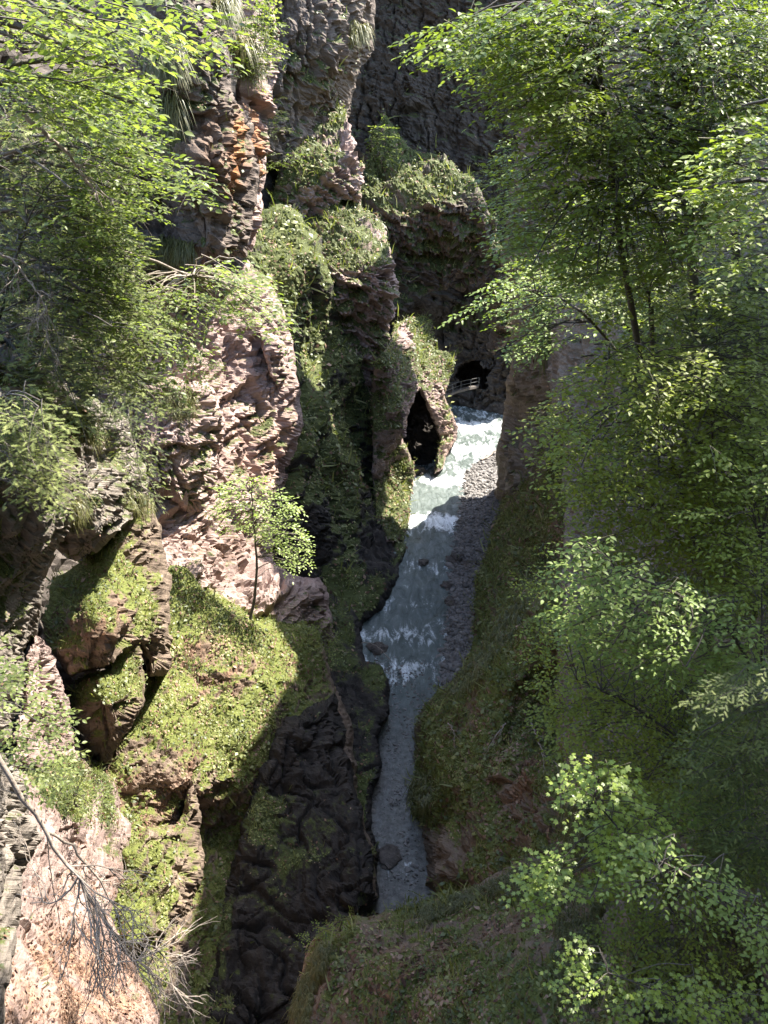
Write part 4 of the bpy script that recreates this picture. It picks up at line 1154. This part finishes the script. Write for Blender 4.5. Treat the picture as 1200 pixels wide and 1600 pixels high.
tree('lime_tree', 'near tree with big round leaves at the right edge of the picture', 'tree',
     [P(1300, 900, 9.5), P(1290, 500, 9.5), P(1260, 200, 9.5), P(1250, -50, 9.5)],
     [(1070, 270), (1140, 190), (1220, 150), (1220, 480), (1180, 440), (1100, 360), (1075, 320)], (8.5, 10.5), 36, .95, .11, 'shade', 'oval', r=.12, bark='barkd', single=300, outdir=(-.8, -.2, 0), limbs=.5, tone0=.95)
tree('hazel_bush', 'yellow green hazel with slim dark stems covering the middle of the right wall', 'bush',
     [surf(1090, 900, .3), P(1080, 800, 17), P(1040, 700, 16.5), P(990, 610, 16), P(950, 560, 16)],
     [(880, 590), (960, 540), (1100, 540), (1200, 580), (1220, 700), (1150, 780), (1000, 820), (880, 770), (840, 700), (820, 660)], (13, 18), 330, 1.05, .13, 'hazel', 'oval', r=.05, bark='barkd', outdir=(-.7, -.2, 0), limbs=.35, tone0=.65)
tree('hazel_bush', 'hazel with two upright dark stems in the middle of the right side', 'bush',
     [surf(1150, 940, .3), P(1150, 920, 15), P(1125, 800, 15), P(1110, 640, 14.8)],
     [(1000, 560), (1220, 560), (1220, 860), (1100, 880), (1000, 860), (1010, 700)], (13, 16.5), 190, 1.0, .125, 'hazel', 'oval', r=.055, bark='barkd', outdir=(-.4, -.3, 0), limbs=.35, tone0=.45)
tree('broadleaf_bush', 'bluish green bush with oval leaves crossing the right side at mid height', 'bush',
     [surf(1180, 1080, .2), P(1150, 1000, 10.5), P(1060, 930, 10.2), P(960, 890, 10)],
     [(870, 850), (930, 840), (1060, 910), (1160, 940), (1180, 1040), (1060, 1060), (950, 1010), (880, 980), (870, 920)], (9.3, 10.8), 100, .85, .11, 'blue', 'oval', r=.04, bark='barkd', single=300, outdir=(-.8, -.2, 0), limbs=.4, tone0=.85)
tree('hazel_bush', 'yellow green hazel above the pale rib of rock on the lower right', 'bush',
     [surf(1130, 1230, .2), P(1090, 1180, 12.5), P(1000, 1110, 12.3), P(900, 1060, 12)],
     [(825, 960), (860, 950), (1000, 1020), (1180, 1080), (1190, 1220), (1060, 1250), (940, 1220), (870, 1190), (830, 1060)], (11.5, 14.5), 240, .9, .105, 'hazel', 'oval', r=.04, bark='barkd', outdir=(-.8, -.2, 0), limbs=.45, tone0=.6)
tree('maple_bush', 'maple with bright lobed leaves above the near mossy knoll', 'bush',
     [surf(1120, 1420, .2), P(1080, 1380, 8.6), P(1000, 1330, 8.5), P(930, 1250, 8.4)],
     [(870, 1210), (940, 1180), (1010, 1210), (1060, 1290), (1010, 1340), (950, 1380), (890, 1400), (800, 1440), (815, 1360), (900, 1310), (880, 1250)], (7.6, 8.8), 60, .6, .095, 'maple', 'maple', r=.03, bark='barkd', single=300, outdir=(-.7, -.1, .1), limbs=.6, tone0=.8)
tree('broadleaf_bush', 'near bush with long pale oval leaves low on the right', 'bush',
     [P(1330, 1640, 7), P(1220, 1520, 6.8), P(1120, 1400, 6.6), P(1020, 1340, 6.5)],
     [(960, 1310), (1040, 1290), (1130, 1350), (1220, 1430), (1220, 1520), (1130, 1480), (1060, 1420), (980, 1400)], (6, 6.9), 30, .55, .085, 'blue', 'oval', r=.03, bark='bark', single=300, outdir=(-.8, 0, 0), limbs=.6, tone0=1.)
tree('maple_bush', 'maple twigs with small lobed leaves along the bottom right edge', 'bush',
     [P(1290, 1660, 6.2), P(1180, 1600, 6.2), P(1060, 1560, 6.2), P(950, 1520, 6.2)],
     [(855, 1490), (920, 1470), (1010, 1520), (1090, 1500), (1220, 1540), (1220, 1620), (960, 1620), (880, 1560)], (5.6, 6.6), 44, .45, .07, 'maple', 'maple', r=.02, bark='bark', single=300, outdir=(-.8, 0, 0), limbs=.6, tone0=.5)
tree('spruce_tree', 'young spruce with light green tips at the right edge', 'tree',
     [P(1260, 1620, 8.5), P(1250, 1300, 8.8), P(1240, 1000, 9)],
     [(1070, 1180), (1120, 1060), (1220, 1020), (1220, 1400), (1120, 1380), (1080, 1300)], (7.8, 9), 130, .75, .10, 'spruce', 'sprig', r=.07, outdir=(-.8, -.1, 0), droop=.5, limbs=.4, tone0=.45, fill=1.3)
tree('spruce_tree', 'dark spruce behind the leaves on the upper right', 'tree',
     [P(1240, 900, 20), P(1240, 500, 20), P(1230, 150, 20)],
     [(1030, 440), (1220, 330), (1220, 660), (1080, 640)], (18, 21), 110, 1.5, .2, 'spruce', 'sprig', r=.16, outdir=(-.8, -.1, 0), droop=.6, limbs=.3, tone0=.2)
# undergrowth that closes the curtain
for lab, reg, Yr, n, L, lf, m_, t0 in (
    ('broad beech sprays in the shade under the top right trees', [(860, 330), (1000, 250), (1220, 250), (1220, 480), (1000, 500), (880, 450)], (16, 21), 170, 1.15, .15, 'shade', .55),
    ('leafy saplings in the shade just above the yellow green hazels', [(900, 440), (1060, 430), (1220, 470), (1220, 640), (1000, 620)], (15, 19), 130, 1.05, .13, 'hazel', .35),
    ('undergrowth between the hazel stems and the bluish bush on the right', [(885, 720), (1050, 760), (1220, 700), (1220, 960), (1060, 920), (890, 860)], (14, 17), 140, 1.0, .12, 'hazel', .4),
    ('undergrowth below the bluish bush at the right', [(890, 980), (1060, 1040), (1220, 980), (1220, 1220), (960, 1240), (900, 1150)], (13, 15.5), 130, .95, .11, 'shade', .7),
    ('small leafy plants clinging to the wall behind the maple twigs', [(950, 1220), (1220, 1200), (1220, 1620), (1000, 1620), (960, 1480), (930, 1380)], (8.5, 10.5), 170, .65, .085, 'hazel', .4)):
    cx_, cy_ = np.mean([q[0] for q in reg]), np.mean([q[1] for q in reg])
    tree('undergrowth_bush', lab, 'bush', [surf(min(cx_ + 60, 1190), cy_ + 80, .1), P(cx_ + 40, cy_ + 40, (Yr[0] + Yr[1]) / 2 + 1), P(cx_, cy_, (Yr[0] + Yr[1]) / 2)], reg, Yr, n, L, lf, m_, 'oval', r=.03,
         bark='barkd', outdir=(-.6, -.2, 0), limbs=.25, tone0=t0)
# sunlit tips of the hazel reaching over the gorge
tree('broadleaf_bush', 'dark leafy undergrowth filling the gap behind the near bushes on the lower right', 'bush',
     [surf(1150, 1480, .2), P(1130, 1400, 9.6), P(1100, 1300, 10)],
     [(930, 1240), (1060, 1220), (1220, 1220), (1220, 1620), (1060, 1620), (930, 1450)], (8, 11.5), 140, .65, .09, 'shade', 'oval', r=.03, bark='barkd', outdir=(-.6, -.1, 0), limbs=.3, tone0=.4)
tree('broadleaf_bush', 'leafy undergrowth at the right edge between the hazel and the young spruce', 'bush',
     [surf(1190, 1100, .2), P(1190, 1000, 12), P(1190, 850, 13)],
     [(1080, 700), (1220, 640), (1220, 1100), (1120, 1090)], (11, 15), 120, .85, .11, 'shade', 'oval', r=.03, bark='barkd', outdir=(-.6, -.1, 0), limbs=.3, tone0=.7)
tree('hazel_bush', 'thin hazel shoots with sunlit pale leaves reaching left over the dark slope', 'bush',
     [P(960, 1010, 12.4), P(900, 950, 12.2), P(868, 905, 12.1), P(842, 860, 12)],
     [(805, 905), (835, 850), (850, 850), (872, 900), (870, 920), (815, 925)], (11.8, 12.3), 8, .55, .075, 'hazel', 'oval', r=.012, bark='barkd', outdir=(-.9, .1, .1), limbs=1., tone0=1.)

# ------------------------------------------------------------------ hanging grass
def grass(name, label, region, n, length, group=None, wid=.02, hang=1.0, tone0=.5, Y=None):
    poly = np.array(region, float); lo, hi = poly.min(0), poly.max(0)
    c = rng.uniform(lo, hi, (n * 6, 2)); c = c[seg_dist(c[:, 0].copy(), c[:, 1].copy(), poly)[3]][:n // 8]
    if not len(c): return
    roots = np.array([surf(q[0], q[1], .05) if Y is None else P(q[0], q[1], Y) for q in c])
    base = roots[0].copy()
    root_pts = np.repeat(roots, 8, 0)
    m = len(root_pts)
    root_pts = root_pts + rng.normal(0, length * .10, (m, 3))
    out = norm(np.stack([rng.normal(.15, .6, m), rng.normal(-.7, .4, m), rng.uniform(.2, 1.0, m)], -1))
    l = length * rng.uniform(.6, 1.3, m)[:, None]
    t = np.linspace(0, 1, 5)
    side = norm(np.cross(out, np.array([0, 0, 1.])))
    V = []
    for k, tt in enumerate(t):
        c0 = root_pts + out * l * (tt * .55) + np.array([0, 0, -1.]) * l * hang * (tt ** 1.8) * .95
        w = wid * (1 - tt) ** .6 + .001
        V += [c0 - side * w, c0 + side * w]
    V = np.stack(V, 1)
    q = np.array([(2 * k, 2 * k + 1, 2 * k + 3, 2 * k + 2) for k in range(4)])
    mb = MB()
    mb.add(V.reshape(-1, 3), q=(q[None] + (np.arange(m) * 10)[:, None, None]).reshape(-1, 4), tone=np.repeat(np.clip(tone0 + rng.normal(0, .25, m), 0, 1), 10))
    o = mb.build(name, M['grass'], origin=base)
    o.location = base
    tag(o, label, 'grass', group, 'stuff')
    return o
grass('grass_tuft', 'shaggy grass tuft high on the dark pillar at the upper left', [(240, 65), (275, 60), (285, 100), (255, 110), (238, 95)], 700, 1.6, wid=.03)
grass('grass_tuft', 'long yellowish grass tuft hanging midway down the dark pillar', [(240, 160), (270, 145), (285, 190), (278, 220), (245, 200)], 900, 1.9, wid=.03)
grass('grass_tuft', 'row of grass tufts at the foot of the dark pillar', [(220, 385), (260, 370), (300, 380), (300, 400), (230, 400)], 900, 1.3, wid=.03)
grass('grass_tuft', 'grass clump on the top edge of the dark pillar', [(335, 0), (365, -5), (365, 20), (340, 25)], 500, 1.5, wid=.035)
grass('grass_tuft', 'drooping yellow grass on the pale pillar beside the shrub', [(365, 60), (395, 60), (400, 110), (378, 110)], 700, 1.8, wid=.035, tone0=.8)
grass('grass_tuft', 'pale grass on the grey pillars at the top', [(548, 35), (575, 38), (572, 58), (550, 60)], 300, 1.8, wid=.05)
grass('grass_tuft', 'long hanging grass below the leafy shrub on the reddish wall', [(252, 610), (300, 600), (305, 640), (275, 650), (255, 640)], 500, 1.0, wid=.02)
grass('grass_tuft', 'green grass hanging on the small edge of the dark faced rock', [(112, 780), (132, 770), (135, 800), (118, 810)], 260, .5, wid=.01)
grass('grass_tuft', 'hanging grass in front of the rock beneath the left spruce', [(135, 650), (160, 660), (155, 700), (135, 690)], 260, .5, wid=.01)
grass('grass_tuft', 'thin grass fringe along the left rock below the hanging spruce', [(190, 770), (232, 760), (242, 800), (215, 800)], 260, .6, wid=.012)
grass('grass_tuft', 'brown yellow grass hanging on the edge of the mossy shoulder', [(630, 1225), (660, 1205), (690, 1230), (650, 1270), (634, 1255)], 700, 1.3, wid=.022, tone0=.3)
grass('grass_tuft', 'grass hanging along the upper edge of the mossy shoulder', [(700, 1080), (790, 955), (830, 930), (800, 990), (720, 1090)], 1500, 1.3, wid=.024, tone0=.4)
grass('grass_tuft', 'ochre grass hanging on the rock columns right of the passage', [(836, 470), (850, 450), (858, 520), (846, 570)], 500, 2.2, wid=.05, tone0=.4)
grass('grass_tuft', 'shaggy grass along the top edge of the near mossy knoll', [(640, 1425), (760, 1378), (870, 1335), (870, 1360), (760, 1400), (660, 1440)], 3600, .55, wid=.008, tone0=.3)
grass('grass_tuft', 'yellow green grass on the left flank of the near mossy knoll', [(452, 1590), (470, 1530), (500, 1470), (520, 1480), (490, 1540), (480, 1600)], 2400, .5, wid=.007, tone0=.45)
grass('grass_tuft', 'long dry grass hanging at the foot of the pale rock on the lower right', [(880, 1250), (915, 1240), (920, 1330), (890, 1340)], 1600, .9, wid=.010, tone0=.4)
grass('grass_tuft', 'grass curtain on the lower right rock above the maple twigs', [(870, 1400), (940, 1400), (930, 1560), (870, 1560)], 2200, .7, wid=.008, tone0=.25)
grass('grass_tuft', 'dry grass hanging between the bushes at the bottom right', [(1000, 1420), (1180, 1440), (1180, 1560), (1020, 1540)], 2200, .55, wid=.006, tone0=.3)
grass('grass_tuft', 'long grass hanging behind the hazel stems', [(1000, 880), (1180, 900), (1180, 960), (1020, 950)], 1600, 1.0, wid=.013, tone0=.35)

# ------------------------------------------------------------------ dead wood
def dead_branch(label, main, r0, depth=3, L=.9, n=9, spread=.6, cat='branch', name='dead_branch', sag=.1, start=.35):
    pts = curve(main, 16, r0 * .6)
    base = pts[0].copy()
    root = empty(name, base); tag(root, label, cat)
    A = MB(); tube(A, pts, r0, r0 * .25, 6)
    B = MB()
    def grow(p, d, l, r, k):
        q = [p]
        dd = d
        for j in range(5):
            dd = norm(dd + rng.normal(0, .22, 3) + np.array([0, 0, -sag]))
            q.append(q[-1] + dd * l / 5)
        q = np.array(q)
        tube(B, q, r, r * .4, 4 if r > .004 else 3)
        if k > 0:
            for j in range(rng.integers(3, 6)):
                i = int(rng.integers(1, 5))
                e = norm(norm(q[i + 1 if i < 5 else i] - q[i - 1]) + rng.normal(0, spread, 3))
                grow(q[i], e, l * rng.uniform(.4, .75), r * .6, k - 1)
    for k in range(n):
        i = int(len(pts) * (start + (.97 - start) * k / n))
        i = min(i, len(pts) - 2)
        d = norm(norm(pts[i + 1] - pts[i]) + rng.normal(0, spread, 3))
        grow(pts[i], d, L * rng.uniform(.6, 1.2), r0 * .4, depth - 1)
    grow(pts[-1], norm(pts[-1] - pts[-2]), L * .8, r0 * .3, depth - 1)
    A.build('stem', M['dead'], root, origin=base)
    B.build('twigs', M['dead'], root, origin=base)['kind'] = 'stuff'
    return root
dead_branch('long bare bleached branch fanning into twigs across the lower left', [P(-30, 1150, 6.2), P(20, 1215, 6.2), P(70, 1300, 6.2), P(125, 1370, 6.1), P(165, 1440, 6.0), P(235, 1520, 5.9)], .034, 3, 1.05, 20, .42, start=.5)
dead_branch('second bare branch hanging close under the long bleached branch', [P(70, 1298, 6.25), P(110, 1320, 6.4), P(150, 1370, 6.5), P(190, 1430, 6.5), P(260, 1530, 6.5)], .02, 3, .75, 11, .45, start=.5)
dead_branch('thin dark twig hanging down from the bleached branch over the litter slope', [P(72, 1300, 6.2), P(82, 1380, 6.2), P(100, 1480, 6.2), P(110, 1560, 6.2)], .008, 2, .35, 4, .5, start=.3)
dead_branch('bare grey twigs beside the low spruce branch', [P(70, 770, 10), P(95, 735, 10), P(120, 755, 10), P(145, 752, 10)], .018, 3, .42, 8, .6, start=.1)
dead_branch('bare twigs in front of the dark cliff under the old spruce', [P(40, 700, 11), P(60, 695, 11), P(80, 690, 11)], .014, 2, .35, 5, .6, start=.1)
dead_branch('tangle of dead spruce twigs in front of the old spruce', [P(-10, 390, 10.8), P(30, 420, 10.8), P(60, 460, 10.8), P(80, 500, 10.8)], .02, 3, .5, 9, .6, start=.2)
dead_branch('pale bare limb slanting through the upper left leaves', [P(30, 170, 8.6), P(80, 215, 8.6), P(110, 245, 8.6), P(130, 270, 8.6), P(160, 300, 8.6)], .028, 2, .35, 5, .5, start=.5)
for (px, py, qx, qy, lab) in ((790, 1130, 760, 1175, 'short fallen stick across the mossy shoulder'), (700, 1130, 712, 1150, 'small pale broken branch on the mossy shoulder'),
                              (830, 1130, 850, 1190, 'dead twigs lying on the brown slope under the hazel')):
    a, b = surf(px, py, .2), surf(qx, qy, .2)
    dead_branch(lab, [a, (a + b) / 2 + np.array([0, 0, .15]), b], .05, 2, 1.0, 4, .6, name='fallen_branch', start=.2)
a, b = P(590, 1018, Yriver(1018) - .2), P(625, 1050, Yriver(1050) - .2)
dead_branch('thin fallen branch leaning from the left rock into the river', [a + np.array([-1.5, 0, 1.0]), a + np.array([0, 0, .5]), b + np.array([0, 0, .1])], .05, 2, 1.0, 3, .5, name='fallen_branch', start=.5)
a, b = P(752, 722, Yriver(722)), P(782, 706, Yriver(706))
dead_branch('grey driftwood log where the gravel bank meets the far rapids', [a + np.array([0, 0, .3]), (a + b) / 2 + np.array([0, 0, .45]), b + np.array([0, 0, .5])], .16, 1, .8, 1, .5, name='driftwood', start=.5)

# ------------------------------------------------------------------ boulders at the water's edge
def boulder(label, px, py, size, mat='dark', seed=0, squash=.7, group=None):
    r = np.random.default_rng(seed)
    n = 28
    th, ph = np.meshgrid(np.linspace(0, 2 * math.pi, n, endpoint=False), np.linspace(0.02, math.pi - .02, n // 2))
    V = np.stack([np.sin(ph) * np.cos(th), np.sin(ph) * np.sin(th), np.cos(ph)], -1).reshape(-1, 3)
    c1, b1 = cells(V * 1.3 + seed * 3.1, seed)
    V = V * (1 + .42 * c1 + .2 * noise(V * 1.6 + seed) + .06 * noise(V * 5))[:, None] * np.array([1, 1, squash]) * size
    ij = np.arange(n * (n // 2)).reshape(n // 2, n); nx = np.roll(ij, -1, 1)
    Q = np.stack([ij[:-1], ij[1:], nx[1:], nx[:-1]], -1).reshape(-1, 4)
    Y = Yriver(py)
    c = P(px, py, Y)
    mb = MB(); mb.add(V, q=Q)
    z = np.zeros(len(V))
    o = mb.build('boulder', M[mat], extra={'veg': np.clip(V[:, 2] / size - .2, 0, 1) * .8, 'litter': z, 'stain': z}, smooth=False)
    o.location = c
    tag(o, label, 'boulder', group)
boulder('low dark rock in the water beside the left rock where the river narrows', 590, 1015, .8, seed=3, squash=.5)
boulder('flat dark rock splitting the shallow water near the bottom of the river', 607, 1338, .75, seed=4, squash=.45)
boulder('large dark boulder at the edge of the gravel bank', 712, 875, .9, 'dark', 5)
boulder('squat boulder on the gravel bank just below the large dark one', 735, 883, .75, 'dark', 6)
boulder('small dark rock in the middle of the rapids', 662, 880, .6, 'dark', 7)
boulder('dark boulder in the water on the left of the gravel bank', 697, 915, .55, 'dark', 8)
boulder('rounded boulder between the gravel bank and the green pool', 705, 942, .6, 'dark', 9)
boulder('water-washed rock at the far left bank under the sunlit fin', 655, 738, 1.0, 'dark', 10)

# ------------------------------------------------------------------ walkway into the rock passage
wb = P(690, 620, 97)
wroot = empty('walkway', wb)
tag(wroot, 'narrow walkway with a post railing leading into the dark passage behind the sunlit fin', 'walkway')
wp = curve([P(688, 622, 97), P(700, 616, 99), P(722, 608, 104), P(748, 602, 110)], 12)
D = MB()
w = np.array([.0, 1.0, 0]) * .5
for k in range(len(wp) - 1):
    a, b = wp[k], wp[k + 1]
    v = np.array([a - w * .3, b - w * .3, b + w, a + w])
    v = np.concatenate([v, v - np.array([0, 0, .35])])
    D.add(v, q=[(0, 1, 2, 3), (7, 6, 5, 4), (0, 4, 5, 1), (1, 5, 6, 2), (2, 6, 7, 3), (3, 7, 4, 0)], tone=.8)
M['path'] = bark_mat('worn_path', (.05, .042, .035), (.11, .095, .08), 3)
M['steel'] = bark_mat('weathered_steel', (.12, .12, .12), (.24, .24, .23), 5)
D.build('deck', M['path'], wroot, origin=wb, smooth=False)
top = []
for k in range(1, 12, 2):
    T = MB(); p = wp[k] - w * .25
    tube(T, np.array([p, p + np.array([0, 0, .6]), p + np.array([0, 0, 1.25])]), .04, .04, 6)
    T.build('post', M['steel'], wroot, origin=wb)
for h in (.65, 1.2):
    T = MB(); tube(T, wp - w * .25 + np.array([0, 0, h]), .022, .022, 5)
    T.build('rail', M['steel'], wroot, origin=wb)
